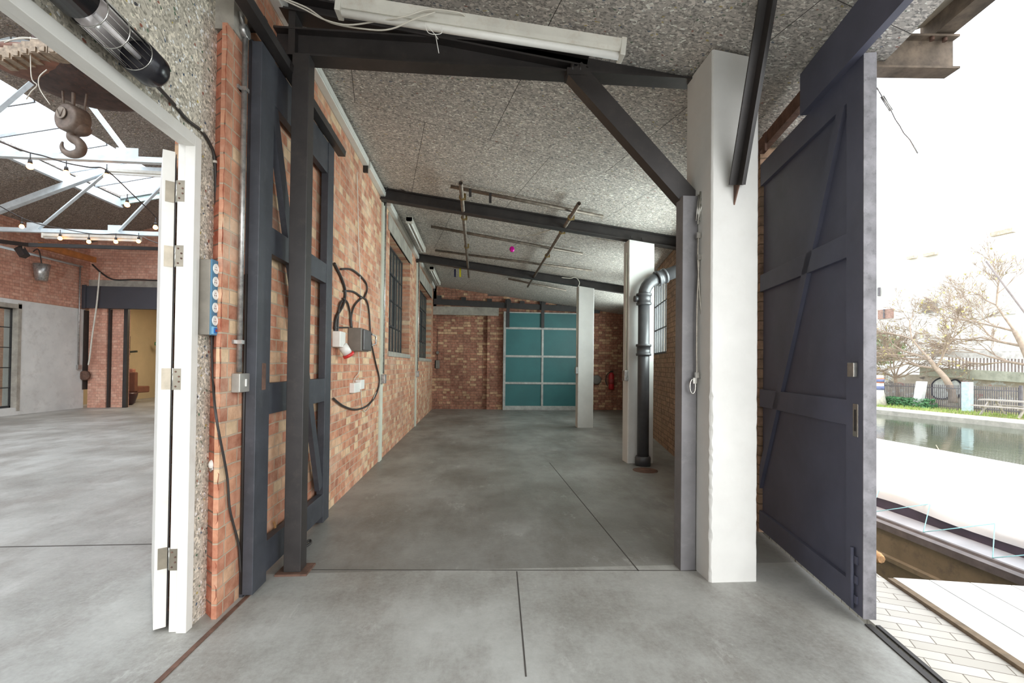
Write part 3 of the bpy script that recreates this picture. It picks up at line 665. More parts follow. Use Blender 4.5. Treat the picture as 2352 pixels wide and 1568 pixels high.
obj('rail',MB().bar((WX+.02,13.35,3.09),(3.6,13.35,2.93),.06,.16),BLK,t)
m=MB()
for x in (-1.1,-.4,.35,1.3,2.4,3.1): m.box(x-.07,x+.07,13.36,13.42,3.12-.044*x,3.22-.044*x)
each('bracket',m,BLK,t)
c=aY(1036,657,13.4)
t=thing('alarm_bell','round pale alarm bell high on the back wall','bell',c); obj('gong',MB().lathe(c+Vector((0,.02,0)),(0,-1,0),[(0,.075),(.03,.075),(.06,.05),(.07,.02)],20),GALV,t); obj('bell_hub',MB().lathe(c+Vector((0,-.05,0)),(0,-1,0),[(0,.02),(.012,.018)],10),BLK,t)
c=aY(1402,872,13.4)
t=thing('fire_extinguisher','red fire extinguisher hanging on the dark back wall at right','fire extinguisher',(c.x,13.3,c.z-.28))
RED=paint('extinguisher_red',(176,36,44),.35,0,.05,4)
b0=Vector((c.x,13.3,c.z-.28))
obj('cylinder',MB().lathe(b0,(0,0,1),[(0,.07),(.03,.082),(.42,.082),(.47,.06),(.50,.03)],20),RED,t)
obj('valve',MB().box(b0.x-.03,b0.x+.05,13.28,13.32,b0.z+.5,b0.z+.55),BLK,t); obj('hose',MB().tube(curve_pts([b0+Vector((-.03,-.01,.52)),b0+Vector((-.14,-.01,.42)),b0+Vector((-.17,-.01,.25)),b0+Vector((-.12,-.02,.1))]),.013,7),BLK,t)
obj('instruction_label',MB().lathe(b0+Vector((0,0,.16)),(0,0,1),[(0,.0828),(.14,.0828)],20),paint('label_dark_red',(150,60,60),.5,0,.3,60),t)
c=aY(1371,872,13.4); tag(obj('wall_reel',MB().lathe(c+Vector((-.02,.0,0)),(0,-1,0),[(0,.14),(.05,.14),(.06,.1)],20),PLG),'dark round reel on the back wall behind the farthest column','reel')
c=aY(1002,835,13.4); t=thing('door_control','dark control box with cord beside the corner of the back wall','control box',(c.x,13.4,c.z-.1))
obj('box_body',MB().box(c.x-.05,c.x+.09,13.42,13.5,c.z-.14,c.z+.1),PLG,t,.004); obj('button',MB().lathe((c.x+.03,13.42,c.z+.32),(0,-1,0),[(0,.05),(.03,.04)],14),PLG,t); obj('cord',MB().tube([(c.x+.02,13.5,c.z+.1),(c.x+.02,13.5,c.z+1.0)],.006,6),CBL,t)
# ------------------------------------------------------------------ drain pipe, drain, post fittings
PIPE=paint('cast_iron_black',(66,66,68),.38,0,.1,5,(96,94,92),.3)
px0=aY(1477,800,5.88); X0=px0.x; Yp=5.86
t=thing('drainpipe','large black cast iron drainpipe bending down the front of the second column','pipe',(X0,Yp,0))
obj('upright_pipe',MB().tube([(X0,Yp,0),(X0,Yp,2.2)],.075,18),PIPE,t)
arc=[Vector((X0,Yp,2.2))]+[Vector((X0+.24-.24*math.cos(a),Yp,2.2+.24*math.sin(a))) for a in [math.radians(k) for k in (15,30,45,60)]]
end=arc[-1]; dirv=Vector((math.cos(math.radians(22)),0,math.sin(math.radians(22))))
obj('elbow',MB().tube(arc+[end+dirv*.08],.078,18),PIPE,t)
pe_=end+dirv*.08
obj('branch_pipe',MB().tube([pe_,pe_+dirv*.85],.082,18),PIPE,t)
m=MB()
for z in (1.42,2.08): m.lathe((X0,Yp,z),(0,0,1),[(0,.078),(.0,.096),(.03,.1),(.03,.088),(.12,.088),(.12,.1),(.15,.1),(.15,.078)],18)
m.lathe(pe_-dirv*.03,dirv,[(0,.08),(0,.104),(.03,.104),(.03,.092),(.1,.092),(.1,.1),(.13,.1),(.13,.08)],18)
m.lathe((X0,Yp,0),(0,0,1),[(0,.1),(.1,.1),(.12,.09)],18); each('collar',m,PIPE,t)
obj('pipe_lug',MB().lathe((X0-.08,Yp,2.16),(-1,0,0),[(0,.04),(.05,.04)],12),PIPE,t)
c=fl(1482,1080); tag(obj('drain_cover',MB().lathe((c.x,c.y,-.004),(0,0,1),[(0,.15),(.008,.15)],24),RUST),'round rusty drain cover in the floor before the black drainpipe','drain cover')
for (pa,X,lab) in (((1436,862),2.0,'small metal socket box on the edge of the second white column'),((1323,850),2.105,'small metal socket box on the edge of the farthest white column')):
    c=aX(pa[0],pa[1],X); c.y=6.03 if X<2.05 else 9.53
    t=thing('socket_box',lab,'socket box',(X-.03,c.y,c.z-.06),'socket boxes on the columns'); obj('box_body',MB().box(X-.05,X,c.y-.06,c.y+.04,c.z-.07,c.z+.07),GALV,t,.005); obj('conduit',MB().tube([(X-.015,c.y,c.z+.07),(X-.015,c.y,2.8)],.01,8),PS,t)
# wire rope slings hanging by the large column
SXp=1.36
def spt(x,y): return aX(x,y,1.375)
WR=paint('wire_rope',(160,155,145),.35,.7,.1,40)
def sling(label,top,pts,loop,r=.0055):
    p=[aY(a,b,2.78) for a,b in pts]
    t=thing('wire_sling',label,'wire sling',p[-1])
    obj('wire_rope',MB().tube(curve_pts(p),r,6),WR if 'pale' in label else CBL,t)
    m=MB(); q=[aY(a,b,2.78) for a,b in top]
    m.tube([q[0],q[1]],.006,8); m.tube([q[0]+Vector((.012,0,-.02)),q[1]+Vector((.012,0,.02))],.004,6); m.tube([q[0]+Vector((-.012,0,-.02)),q[1]+Vector((-.012,0,.02))],.004,6); obj('turnbuckle',m,CHR,t)
    m=MB(); c=aY(loop[0],loop[1],2.78); m.tube([c+Vector((math.sin(a)*.018*(1+.0*a),0,math.cos(a)*.045+(.0))) for a in [k*math.pi/8 for k in range(16)]],.005,6,closed=True); obj('thimble_eye',m,CHR,t)
    m=MB(); 
    for (a,b) in (pts[0],pts[-2],pts[-1]):
        c=aY(a,b,2.78); m.box(c.x-.012,c.x+.012,c.y-.01,c.y+.01,c.z-.02,c.z+.015)
    each('rope_clamp',m,CHR,t)
sling('pale wire rope sling with turnbuckle hanging on the side of the large column',[(1609,440),(1603,515)],[(1604,540),(1603,600),(1608,690),(1618,800),(1617,840),(1614,850)],(1616,868))
sling('dark wire rope sling with turnbuckle hanging beside the pale one on the column',[(1617,445),(1606,500)],[(1606,590),(1601,700),(1600,800),(1600,860),(1595,873)],(1591,887))
# ------------------------------------------------------------------ suspended scaffold tube rack
def onceil(x,y,off):
    return aP(x,y,(0,0,ceil_z(0)-off),(CS,0,1))
def pole(p,q,lab,r=.024,grp='scaffold poles under the ceiling'):
    p,q=Vector(p),Vector(q); d=(q-p).normalized()
    t=thing('scaffold_pole',lab,'scaffold pole',p,grp)
    m=MB(); a=d.orthogonal().normalized(); b=d.cross(a); n=14; vs=[];fs=[]
    for c in (p,q):
        for rr in (r,r-.004):
            for k in range(n): vs.append(c+(a*math.cos(2*math.pi*k/n)+b*math.sin(2*math.pi*k/n))*rr)
    for k in range(n):
        j=(k+1)%n; fs+=[(k,j,2*n+j,2*n+k),(n+j,n+k,3*n+k,3*n+j),(j,k,n+k,n+j),(2*n+k,2*n+j,3*n+j,3*n+k)]
    m.add(vs,fs,True); obj('tube',m,TUBE,t); return t
def pclamp(t,c,r=.036):
    m=MB().lathe(Vector(c)-Vector((0,.02,0)),(0,1,0),[(0,r),(.04,r)],10).box(c.x+.02,c.x+.05,c.y-.015,c.y+.015,c.z-.03,c.z+.045); obj('clamp',m,paint('brass_clamp',(150,128,84),.4,.6),t)
A0,A1=onceil(1058,420,.13),onceil(1079,652,.13); A1=Vector((A0.x,min(A1.y,10.6),A0.z))
B0,B1=onceil(1330,467,.11),onceil(1210,658,.11); B1=Vector((B0.x+.03,min(B1.y,11.4),B0.z))
ta=pole(A0,A1,'long steel scaffold pole hung under the ceiling on the left, running away'); tb=pole(B0,B1,'long steel scaffold pole hung under the ceiling on the right, running away')
for f in (.08,.22,.5): pclamp(ta,A0.lerp(A1,f))
for f in (.09,.2,.45): pclamp(tb,B0.lerp(B1,f))
cross=[((1035,428),(1385,497),'nearest cross pole of the ceiling rack'),((990,520),(1338,583),'second cross pole of the ceiling rack'),((1000,575),(1360,622),'third cross pole of the ceiling rack'),((1043,613),(1172,630),'short cross pole at the far left end of the ceiling rack'),((1168,640),(1300,667),'short cross pole at the far right end of the ceiling rack')]
for (a,b,lab) in cross:
    off=.065; p,q=onceil(*a,off),onceil(*b,off); pole(p,q,lab+' under the ceiling',.022)
def hang(name,x,y0,y1,off,w,mat,lab,cat):
    p=onceil(x,y0,off); q=aY(x,y1,p.y); tag(obj(name,MB().bar(p,q,w,.012,up=(0,1,0)),mat),lab,cat)
hang('strap',1080,433,452,.09,.03,BLK,'short black strap hanging from the nearest cross pole, left one','strap')
hang('strap',1126,443,466,.09,.03,BLK,'short black strap hanging from the nearest cross pole, right one','strap')
hang('strap',1045,618,636,.09,.04,paint('navy_webbing',(34,34,62),.7),'dark blue strap hanging from the far left cross pole','strap')
hang('strap',1057,616,636,.09,.04,paint('yellow_webbing',(190,180,30),.7),'yellow strap hanging from the far left cross pole','strap')
c=onceil(1176,572,.12); m=MB().ell(c,.042,.02,.05,12,8)
t=thing('foil_ornament','small shiny magenta ornament hanging below the ceiling','ornament',c-Vector((0,0,.05))); obj('foil_body',m,paint('magenta_foil',(215,20,160),.25,.3,.1,9),t); obj('thread',MB().tube([c+Vector((0,0,.05)),Vector((c.x,c.y,ceil_z(c.x)))],.0015,4),CBW,t)
tag(obj('cable',MB().tube(curve_pts([onceil(1190,540,.05),onceil(1225,540,.06),onceil(1262,528,.08),onceil(1290,524,.1),onceil(1330,530,.08),onceil(1360,545,.04),onceil(1420,555,.03)]),.006,6),CBW),'thin white cable draped over the right scaffold pole','cable')
tag(obj('cable',MB().tube(curve_pts([aY(885,440,6.0),aY(893,428,6.0),aY(915,432,6.0),aY(935,442,6.0)]),.006,6),CBL),'thin grey cable looping over the second roof beam at the wall','cable')
tag(obj('cable',MB().tube(curve_pts([aY(1290,637,9.4),aY(1310,639,9.4),aY(1322,637,9.4),aY(1331,648,9.4),aY(1328,658,9.4)]),.008,6),CBW),'white cable curling above the farthest column','cable')
tag(obj('pipe_coupling',MB().tube(curve_pts([fl(700,1246,.03),fl(712,1240,.02),fl(713,1247,.02),fl(700,1256,.02)]),.008,7),CBL),'dark hose end poking out on the floor under the left sliding frame','hose')
w=aX(622,1235,SX-.045); tag(obj('rope_end',MB().tube(curve_pts([aX(629,1199,WX+.03),aX(632,1210,WX+.03),aX(630,1225,WX+.03),aX(624,1240,WX+.03)]),.008,6),paint('old_rope',(150,110,70),.9)),'frayed brown rope end inside the bottom of the left sliding frame','rope')
# ================================================================== LEFT ROOM
LX=-10.7; RY=13.6
struct('wall_far_left',MB().box(LX-.3,LX,11.85,13.6,2.68,5.2).box(LX-.3,LX,-5,11.85,2.68,5.2),BRN)
GRY=paint('grey_render',(214,215,213),.85,0,.05,1.6,(170,168,164),.4,.15)
struct('wall_render',MB().box(LX-.3,LX+.015,11.62,13.45,0,2.68).box(LX-.3,LX+.015,10.1,11.62,2.50,2.68).box(LX-.3,LX+.015,10.1,11.62,0,.17).box(LX-.3,LX+.015,-5,10.1,0,2.68),GRY)
window('window_4',Vector((LX-.1,10.1,0)),(0,1,0),1.52,.17,2.5,3,5,BLK,(-1,0,0),fr=.05)
struct('trim_8',MB().box(LX-.1,LX+.03,11.60,11.68,.1,2.6).box(LX-.1,LX+.03,10.1,11.68,2.48,2.58),CONC)
struct('wall_outside',MB().box(LX-3,LX-2.8,6,16,-1,5),BRN)
# end wall: brick above lintel
ex0,ex1=-10.7,-1.57
struct('wall_end',MB().box(ex0,ex1,RY,RY+.3,3.38,5.9).box(-5.5,ex1,RY,RY+.3,0,3.38).box(-8.77,ex1-2,RY-.12,RY,3.52,5.0),BRNX)
struct('trim_9',MB().box(ex0,-5.5,RY-.03,RY+.3,3.30,3.52),CONC)
tag(obj('lintel_beam',MB().box(-10.95,-5.2,RY-.22,RY-.02,2.72,3.32).box(-10.75,-10.6,RY-.26,RY-.22,2.70,3.34),paint('charcoal_beam',(62,62,68),.5,0,.05,2)),'deep charcoal steel lintel over the opening at the end of the left room','beam')
t=thing('brick_pier','weathered red brick pier under the left end of the charcoal lintel','pier',(-10.3,RY,0))
obj('pier_face',MB().box(-10.62,-10.16,RY-.1,RY+.5,0,2.72),BRNX,t); obj('pier_return',MB().box(-10.12,-9.72,RY+.02,RY+.14,0,2.72),BRNX,t)
for x,w_,lab in ((-10.13,.05,'thin black steel upright against the brick pier'),(-9.70,.1,'wider black steel upright at the edge of the brick pier')):
    m=MB().box(x-w_/2,x+w_/2,RY-.06,RY+.02,0,2.72); tag(obj('steel_upright',m,BLK),lab,'upright')
tag(obj('timber_post',MB().box(-10.9,-10.66,RY-.2,RY,.5,2.66),paint('dark_timber',(58,50,46),.8)),'dark weathered timber recess post left of the brick pier','post')
c=aY(197,862,13.4); t=thing('pulley','rusty round pulley with pale rope hanging left of the brick pier','pulley',c)
obj('wheel',MB().lathe(c,(0,-1,0),[(0,.13),(.06,.13),(.07,.1),(.07,.02)],20),RUST,t); obj('rope',MB().tube(curve_pts([aY(229,625,13.3),aY(222,700,13.3),aY(212,770,13.3),aY(206,820,13.3),aY(203,838,13.3)]),.02,6),CBW,t)
# hallway beyond the lintel
YEL=paint('yellow_lit_wall',(204,186,152),.8,0,.05,1)
struct('wall_hallway',MB().box(-11.5,-9.0,19.4,19.6,0,3.4).box(-9.0,-8.85,17.2,19.6,0,3.4).box(-11.6,-11.5,13.9,19.6,0,3.4).box(-5.3,-5.2,13.9,19.6,0,3.4).box(-8.85,-5.2,17.2,17.4,0,3.4),YEL)
struct('ceiling',MB().box(-11.6,-5.2,13.9,19.6,3.4,3.5),YEL)
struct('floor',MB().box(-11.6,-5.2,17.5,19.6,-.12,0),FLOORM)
L=bpy.data.lights.new('hallway_lamp','AREA'); L.energy=75; L.size=1.2; L.color=(1,.84,.62); lo=bpy.data.objects.new('hallway_lamp',L); C.objects.link(lo); lo.location=(-8.6,15.7,3.3)
c=aY(303,880,15.2); t=thing('armchair','brown leather armchair half hidden in the yellow-lit hallway','armchair',(c.x,15.2,0))
BRW=paint('brown_leather',(120,78,62),.5,0,.08,5)
obj('back',MB().box(c.x-.45,c.x+.22,15.0,15.15,.35,.95),BRW,t,.03); obj('seat',MB().box(c.x-.45,c.x+.2,15.15,15.7,.3,.5),BRW,t,.03); obj('cushion',MB().box(c.x-.3,c.x+.08,15.1,15.25,.9,1.05),paint('pink_leather',(170,116,96),.6),t,.03)
obj('leg',MB().tube([(c.x+.16,15.1,0),(c.x+.16,15.1,.35)],.02,6),CHR,t)
c=aY(290,925,14.4); tag(obj('plant_pot',MB().lathe((c.x,14.4,0),(0,0,1),[(0,.14),(.05,.2),(.3,.27),(.36,.27),(.36,.2)],20),paint('dark_maroon_glaze',(62,36,40),.3)),'dark maroon pot on the floor beside the opening to the hallway','pot')
c=aY(366,789,17.15); t=thing('exit_sign','small green exit sign on the far hallway wall','sign',(c.x,17.15,c.z-.06)); obj('sign_face',MB().box(c.x-.14,c.x+.2,17.12,17.15,c.z-.06,c.z+.05),paint('sign_green',(40,120,70),.5),t); obj('pictogram',MB().box(c.x-.1,c.x-.03,17.115,17.12,c.z-.04,c.z+.03).box(c.x+.02,c.x+.1,17.115,17.12,c.z-.015,c.z+.01),PLW,t)
c=aY(298,808,15.5); tag(obj('door_handle_bracket',MB().bar(c,c+Vector((.22,0,.02)),.05,.06).box(c.x-.05,c.x,15.48,15.52,c.z-.1,c.z+.5),paint('dark_green_metal',(52,56,40),.6)),'dark green wall bracket in the yellow-lit hallway','bracket')
# roof of left room
prof=[(-11.0,4.45),(-8.53,5.19),(-7.2,5.49),(-6.2,5.72),(-1.45,4.75)]
def rz(x):
    for (a,b),(c_,d_) in zip(prof,prof[1:]):
        if a<=x<=c_: return b+(d_-b)*(x-a)/(c_-a)
def roofslab(m,x0,x1,y0,y1,t=.05): 
    m.add([(x0,y0,rz(x0)),(x1,y0,rz(x1)),(x1,y1,rz(x1)),(x0,y1,rz(x0)),(x0,y0,rz(x0)+t),(x1,y0,rz(x1)+t),(x1,y1,rz(x1)+t),(x0,y1,rz(x0)+t)],[(0,3,2,1),(4,5,6,7),(0,1,5,4),(1,2,6,5),(2,3,7,6),(3,0,4,7)])
m=MB(); KA,KB=-8.53,-7.2; Y0,Y1=7.27,11.67
roofslab(m,-11,KA,-5,13.9); roofslab(m,KA,KB,Y1,13.9); roofslab(m,KA,KB,6.3,Y0); roofslab(m,KA,KB,-5,-2); roofslab(m,KB,-6.2,-5,13.9)
for (a,b) in ((-5,-2),(4.5,5.6),(9.6,13.9)): roofslab(m,-6.2,-3.4,a,b)
roofslab(m,-3.4,-1.45,-5,13.9)
for (a,b) in ((-2,4.5),(5.6,9.6)): roofslab(m,-6.2,-5.4,a,b)
struct('ceiling',m,CEIL2)
def sky(name,x0,x1,y0,y1,nb):
    m=MB(); d=Vector((x1-x0,0,rz(x1)-rz(x0)))
    for k in range(nb+1):
        y=y0+(y1-y0)*k/nb; m.bar((x0,y,rz(x0)-.01),(x1,y,rz(x1)-.01),.03,.05)
    o=struct(name,m,paint('glazing_bar_grey',(150,155,158),.5)); g=MB(); roofslab(g,x0,x1,y0,y1,.006); obj('pane',g,SKY,o)
for (x0,x1,y0,y1) in ((KA,KB,Y0,Y1),(KA,KB,-2,6.3),(-5.4,-3.4,-2,4.5),(-5.4,-3.4,5.6,9.6)): daylight(Vector(((x0+x1)/2,(y0+y1)/2,rz((x0+x1)/2)+.35)),(0,0,-1),x1-x0,y1-y0,SE*(x1-x0)*(y1-y0)/6,(0,1,0))
sky('window_5',KA,KB,Y0,Y1,6); sky('window_6',KA,KB,-2,6.3,10); sky('window_7',-5.4,-3.4,-2,4.5,6); sky('window_8',-5.4,-3.4,5.6,9.6,4)  # all but the first are added skylights, out of view, for more light
m=MB().bar((KA-.06,6.0,rz(KA)-.12),(KA-.06,Y1+.1,rz(KA)-.12),.09,.2); tag(obj('roof_beam',m,WST),'long white steel purlin along the lower edge of the skylight','beam')
m=MB().bar((KA-.1,Y1+.06,rz(KA)-.06),(KB+.5,Y1+.06,rz(KB)+.05),.05,.22); tag(obj('roof_beam',m,paint('pale_teal_flashing',(170,190,186),.6,0,.1,6)),'short pale trim beam closing the far end of the skylight','beam')
# trusses
def truss(Y,zb,nodes,lab,top,x0,x1):
    t=thing('roof_truss',lab,'truss',(x0,Y,zb),'white roof trusses')
    obj('bottom_chord',MB().angle((x0,Y,zb-.05),(x1,Y,zb-.05),.08,.1,.012),WST,t)
    m=MB()
    for a,b in zip(top,top[1:]): m.bar((a[0],Y,a[1]),(b[0],Y,b[1]),.1,.12)
    obj('top_chord',m,WST,t)
    for (a,b) in nodes: obj('web_member',MB().angle((a[0],Y,a[1]),(b[0],Y,b[1]),.07,.07,.01),WST,t)
    m=MB()
    seen=[]
    for (a,b) in nodes:
        p=a if a[1]<b[1] else b
        if any(abs(p[0]-q)<.3 for q in seen): continue
        seen.append(p[0]); m.box(p[0]-.14,p[0]+.14,Y-.014,Y-.002,zb-.02,zb+.16)
    each('gusset_plate',m,WST,t)
truss(6.6,4.0,[((-4.75,4.02),(-5.6,5.15)),((-4.62,4.02),(-4.62,5.2)),((-6.9,4.02),(-5.7,5.2)),((-3.0,4.02),(-4.0,5.0))],'nearer white steel roof truss in the left room',[(-9.6,4.35),(-6.2,5.5),(-1.6,4.6)],-9.8,-1.6)
truss(10.2,3.95,[((-9.12,3.97),(-9.12,4.68)),((-9.0,3.97),(-7.7,5.2)),((-7.55,3.97),(-7.55,5.15)),((-7.45,3.97),(-6.4,5.2)),((-5.0,3.97),(-5.0,5.0))],'farther white steel roof truss in the left room',[(-10.4,4.08),(-7.7,5.28),(-5.2,5.28),(-1.6,4.6)],-10.6,-1.6)
fluor(aY(100,540,9.9),aY(322,547,9.9),'white fluorescent batten under the farther roof truss',.1,twin=False,r=.025)
fluor(aY(250,392,9.6),aY(385,400,9.6),'white fluorescent batten high beside the skylight',.1,twin=False,r=.025)
# string lights
BULB=emit('warm_bulb',(255,176,100),9.)
def string(cord,bulbs,lab):
    t=thing('string_lights',lab,'string lights',aY(*cord[0])); obj('cord',MB().tube(curve_pts([aY(*c) for c in cord]),.009,6),CBL,t)
    for (x,y,Y) in bulbs:
        c=aY(x,y,Y); m=MB().tube([c+Vector((0,0,.17)),c+Vector((0,0,.06))],.006,5).lathe(c+Vector((0,0,.035)),(0,0,1),[(0,.024),(.05,.02),(.055,.008)],10); o=obj('lamp_holder',m,CBL,t)
        obj('bulb',MB().lathe(c+Vector((0,0,.04)),(0,0,-1),[(0,.016),(.02,.03),(.045,.038),(.068,.028),(.078,.008)],14),BULB,o)
string([(-20,318,5.6),(60,348,6.3),(100,358,6.4),(152,374,6.5),(205,384,6.5),(236,386,6.6),(262,405,7.0),(298,440,7.6),(340,480,8.2),(362,502,8.6),(400,527,9.0)],[(69,382,6.3),(152,398,6.5),(245,405,6.7),(292,470,7.6),(357,522,8.5)],'upper string of warm glowing bulbs hung from the nearer truss')
string([(-20,462,8.8),(50,500,9.2),(100,517,9.5),(138,524,9.8),(204,536,9.8),(240,538,9.8),(266,537,9.8),(318,541,9.8),(345,552,9.6),(400,572,9.2)],[(50,520,9.2),(138,547,9.8),(204,555,9.8),(266,555,9.8),(318,554,9.8)],'lower string of warm glowing bulbs hung along the farther truss')
# hoist
HY=4.0
t=thing('crane_hoist','rusty black overhead hoist body with terminal blocks above the hanging hook','hoist',aY(160,160,HY))
BR=paint('sooty_iron',(70,56,52),.7,.2,.25,12,(112,76,58),.5)
bc=aY(175,165,HY); 
obj('shell',MB().ell(bc+Vector((.04,.1,-.0)),.50,.40,.16,28,12,lambda v: v if v.z<.02 else Vector((v.x,v.y,v.z*.6))),BR,t)
cc_=aY(95,150,HY-.12); obj('casting',MB().ell(cc_,.36,.24,.085,24,10),paint('rust_brown_iron',(118,84,70),.7,.2,.2,10,(60,50,46),.5),t)
m=MB()
for (x,y) in ((4,128),(24,124),(44,119),(64,114),(84,110),(104,109),(126,111)):
    c=aY(x,y,HY-.34); m.box(c.x-.03,c.x+.03,c.y-.02,c.y+.1,c.z-.05,c.z+.05); m.box(c.x-.018,c.x+.018,c.y-.03,c.y-.02,c.z-.045,c.z-.008)
each('terminal_block',m,paint('tarnished_terminals',(150,134,116),.6,.3,.2,30),t)
obj('hanger_frame',MB().box(bc.x-.3,bc.x-.24,HY-.05,HY+.1,bc.z+.1,5.25).box(bc.x+.2,bc.x+.26,HY-.05,HY+.1,bc.z+.1,5.1),BR,t)
m=MB(); 
for pts in ([(70,85),(72,175),(85,195),(72,210),(60,228)],[(108,160),(90,178),(92,205),(115,240)],[(0,95),(60,88),(100,92),(50,86),(10,98)]): m.tube(curve_pts([aY(a,b,HY-.35) for a,b in pts]),.004,5)
each('loose_wire',m,CBW,t)
t=thing('lifting_hook','heavy grey pulley block and iron hook hanging on cables from the hoist','hook',aY(165,358,HY))
HK=paint('hook_iron',(122,108,98),.55,.3,.15,16,(84,74,68),.4)
b0=aY(168,275,HY)
obj('pulley_block',MB().lathe(b0+Vector((-.02,-.06,0)),(.25,1,0),[(0,.095),(.012,.112),(.12,.115),(.14,.09)],26).ell(b0+Vector((.03,.02,-.05)),.085,.08,.07),HK,t)
o=obj('block_badge',MB().lathe(b0+Vector((-.035,-.066,.02)),(-.25,-1,0),[(0,.048),(.006,.046)],20),paint('badge_grey',(146,134,122),.5,.3),t)
m=MB(); q=b0+Vector((-.037,-.077,.02))
m.bar(q+Vector((-.026,0,.03)),q+Vector((0,0,-.034)),.006,.004).bar(q+Vector((.026,0,.03)),q+Vector((0,0,-.034)),.006,.004); obj('badge_emblem',m,HK,o)
m=MB()
for (a,b,c_,d_) in ((140,150,147,255),(203,185,193,262),(170,165,168,262)): m.tube([aY(a,b,HY+.05),aY(c_,d_,HY+.02)],.008 if a!=170 else .014,7)
each('hoist_cable',m,HK,t)
hp=[(166,298),(163,308),(166,318),(180,326),(187,338),(183,350),(166,355),(150,349),(142,337),(144,325)]
obj('hook',MB().tube(curve_pts([aY(a,b,HY) for a,b in hp],5),[.022]*8+[.024,.026,.028,.031,.034,.036,.038,.04,.041,.042,.042,.041]+[.040,.038,.036,.034,.032]*1+[.030]*5+[.028,.026,.024,.022,.020]+[.018,.016,.014,.012,.01]+[.008]*6 if False else [ .022+.016*math.sin(math.pi*min(1,k/36)) if k<36 else max(.006,.022-.0017*(k-36)) for k in range(46)],12),HK,t)
# left room odds
c=aX(75,625,LX); t=thing('bucket_lamp','silver bucket-shaped wall lamp hanging on the red brick of the left room','lamp',(LX,c.y,c.z-.2))
obj('bucket',MB().lathe((LX+.2,c.y,c.z-.2),(0,0,1),[(0,.11),(.4,.16)],20),GALV,t); obj('bracket',MB().tube(curve_pts([(LX,c.y,c.z+.5),(LX+.12,c.y,c.z+.55),(LX+.2,c.y,c.z+.2)]),.012,6),CBL,t)
tag(obj('conduit',MB().tube([aX(0,566,LX+.03),aX(188,612,LX+.03)],.03,6),WST),'long white conduit running along the red brick of the left room','conduit')
tag(obj('conduit',MB().tube([aX(184,612,LX+.05),aX(180,838,LX+.05)],.018,6).box(LX,LX+.07,13.2,13.32,1.05,1.17),GALV),'thin grey conduit and box dropping down the rendered wall','conduit')
tag(obj('timber_beam',MB().bar(aX(92,563,LX+.45),aX(217,597,LX+.45),.1,.14),paint('orange_timber',(178,112,60),.6)),'orange varnished timber beam high in the corner of the left room','beam')
tag(obj('lighting_track',MB().bar(aX(-10,553,LX+.8),aX(62,562,LX+.8),.08,.08).bar(aX(62,562,LX+.8),aY(385,572,12.9),.08,.08),BLK),'black lighting bar bending along the walls of the left room','track')
c=aX(51,578,LX+.8); t=thing('spotlight','small black spotlight clamped under the lighting bar','spotlight',c); obj('lamp_body',MB().bar(c+Vector((-.06,0,.08)),c+Vector((.06,0,-.1)),.14,.12),BLK,t); obj('yoke',MB().box(c.x-.02,c.x+.02,c.y-.02,c.y+.02,c.z+.05,c.z+.2),CHR,t)
tag(obj('cable',MB().tube(curve_pts([aY(212,607,13.4),aY(235,628,13.4),aY(262,642,13.4),aY(310,642,13.4),aY(385,645,13.4)]),.022,6),CBL),'dark cable swagged across the brick above the charcoal lintel','cable')
# ================================================================== EXTERIOR
# pavers, timber edge, deck, quay
PV=brick('pale_pavers',tuple(DN[:2]),[(196,190,180),(206,202,194),(186,180,172),(212,208,200)],(120,112,102),None,None)
k=N('pavers'); rot=k.n('ShaderNodeMapping'); rot.inputs['Rotation'].default_value=(0,0,math.atan(D)+.25); k.l(k.P(),rot.inputs['Vector'])
bt=k.n('ShaderNodeTexBrick',offset=.5,offset_frequency=2,squash=1.,squash_frequency=2); k.l(rot.outputs[0],bt.inputs['Vector'])
for nm,v in (('Color1',lin((205,200,190))),('Color2',lin((188,182,172))),('Mortar',lin((120,110,98))),('Scale',1.),('Mortar Size',.0025),('Brick Width',.21),('Row Height',.075)): bt.inputs[nm].default_value=v
k.bump(bt.outputs['Fac'],-.3,.004); PVM=k.out(bt.outputs['Color'],.8)
struct('floor_paving',MB().dbox(-6,14,.08,.47,-.6,-.015),PVM)
TIM=paint('edge_timber',(122,104,82),.8,0,.15,12,(90,76,62),.4)
tag(obj('timber_edging',MB().dbox(-6,.58,.47,.51,-.3,.004),TIM),'brown timber edging board between the pavers and the pale decking','edging')
DK=paint('pale_decking',(214,212,208),.8,0,.03,6,(196,190,184),.3)
t=thing('decking','pale wide boards of the canal-side deck','decking',dp(-2,1.2,-.05))
o_=.515
for wd in (.20,.22,.22,.22,.22,.22): 
    obj('deck_board',MB().dbox(-6,.60,o_,o_+wd-.006,-.05,0.0),DK,t); o_+=wd
obj('deck_side',MB().dbox(-6,.59,.52,o_,-.3,-.05),TIM,t)
struct('wall_quay',MB().dbox(-6,14,.35,.465,-1.6,-.05),CONC)
# water
k=N('canal_water'); k.b.inputs['Base Color'].default_value=lin((74,84,66)); 
wv=k.noise(5.5,3,.5,stretch=(1.,.35,1.)); k.bump(wv,.10,.05); WAT=k.out(None,.06,0,.6)
wo=struct('floor_water',MB().add([(1.5,-10,-1),(60,-10,-1),(60,60,-1),(1.5,60,-1)],[(0,1,2,3)]),WAT)
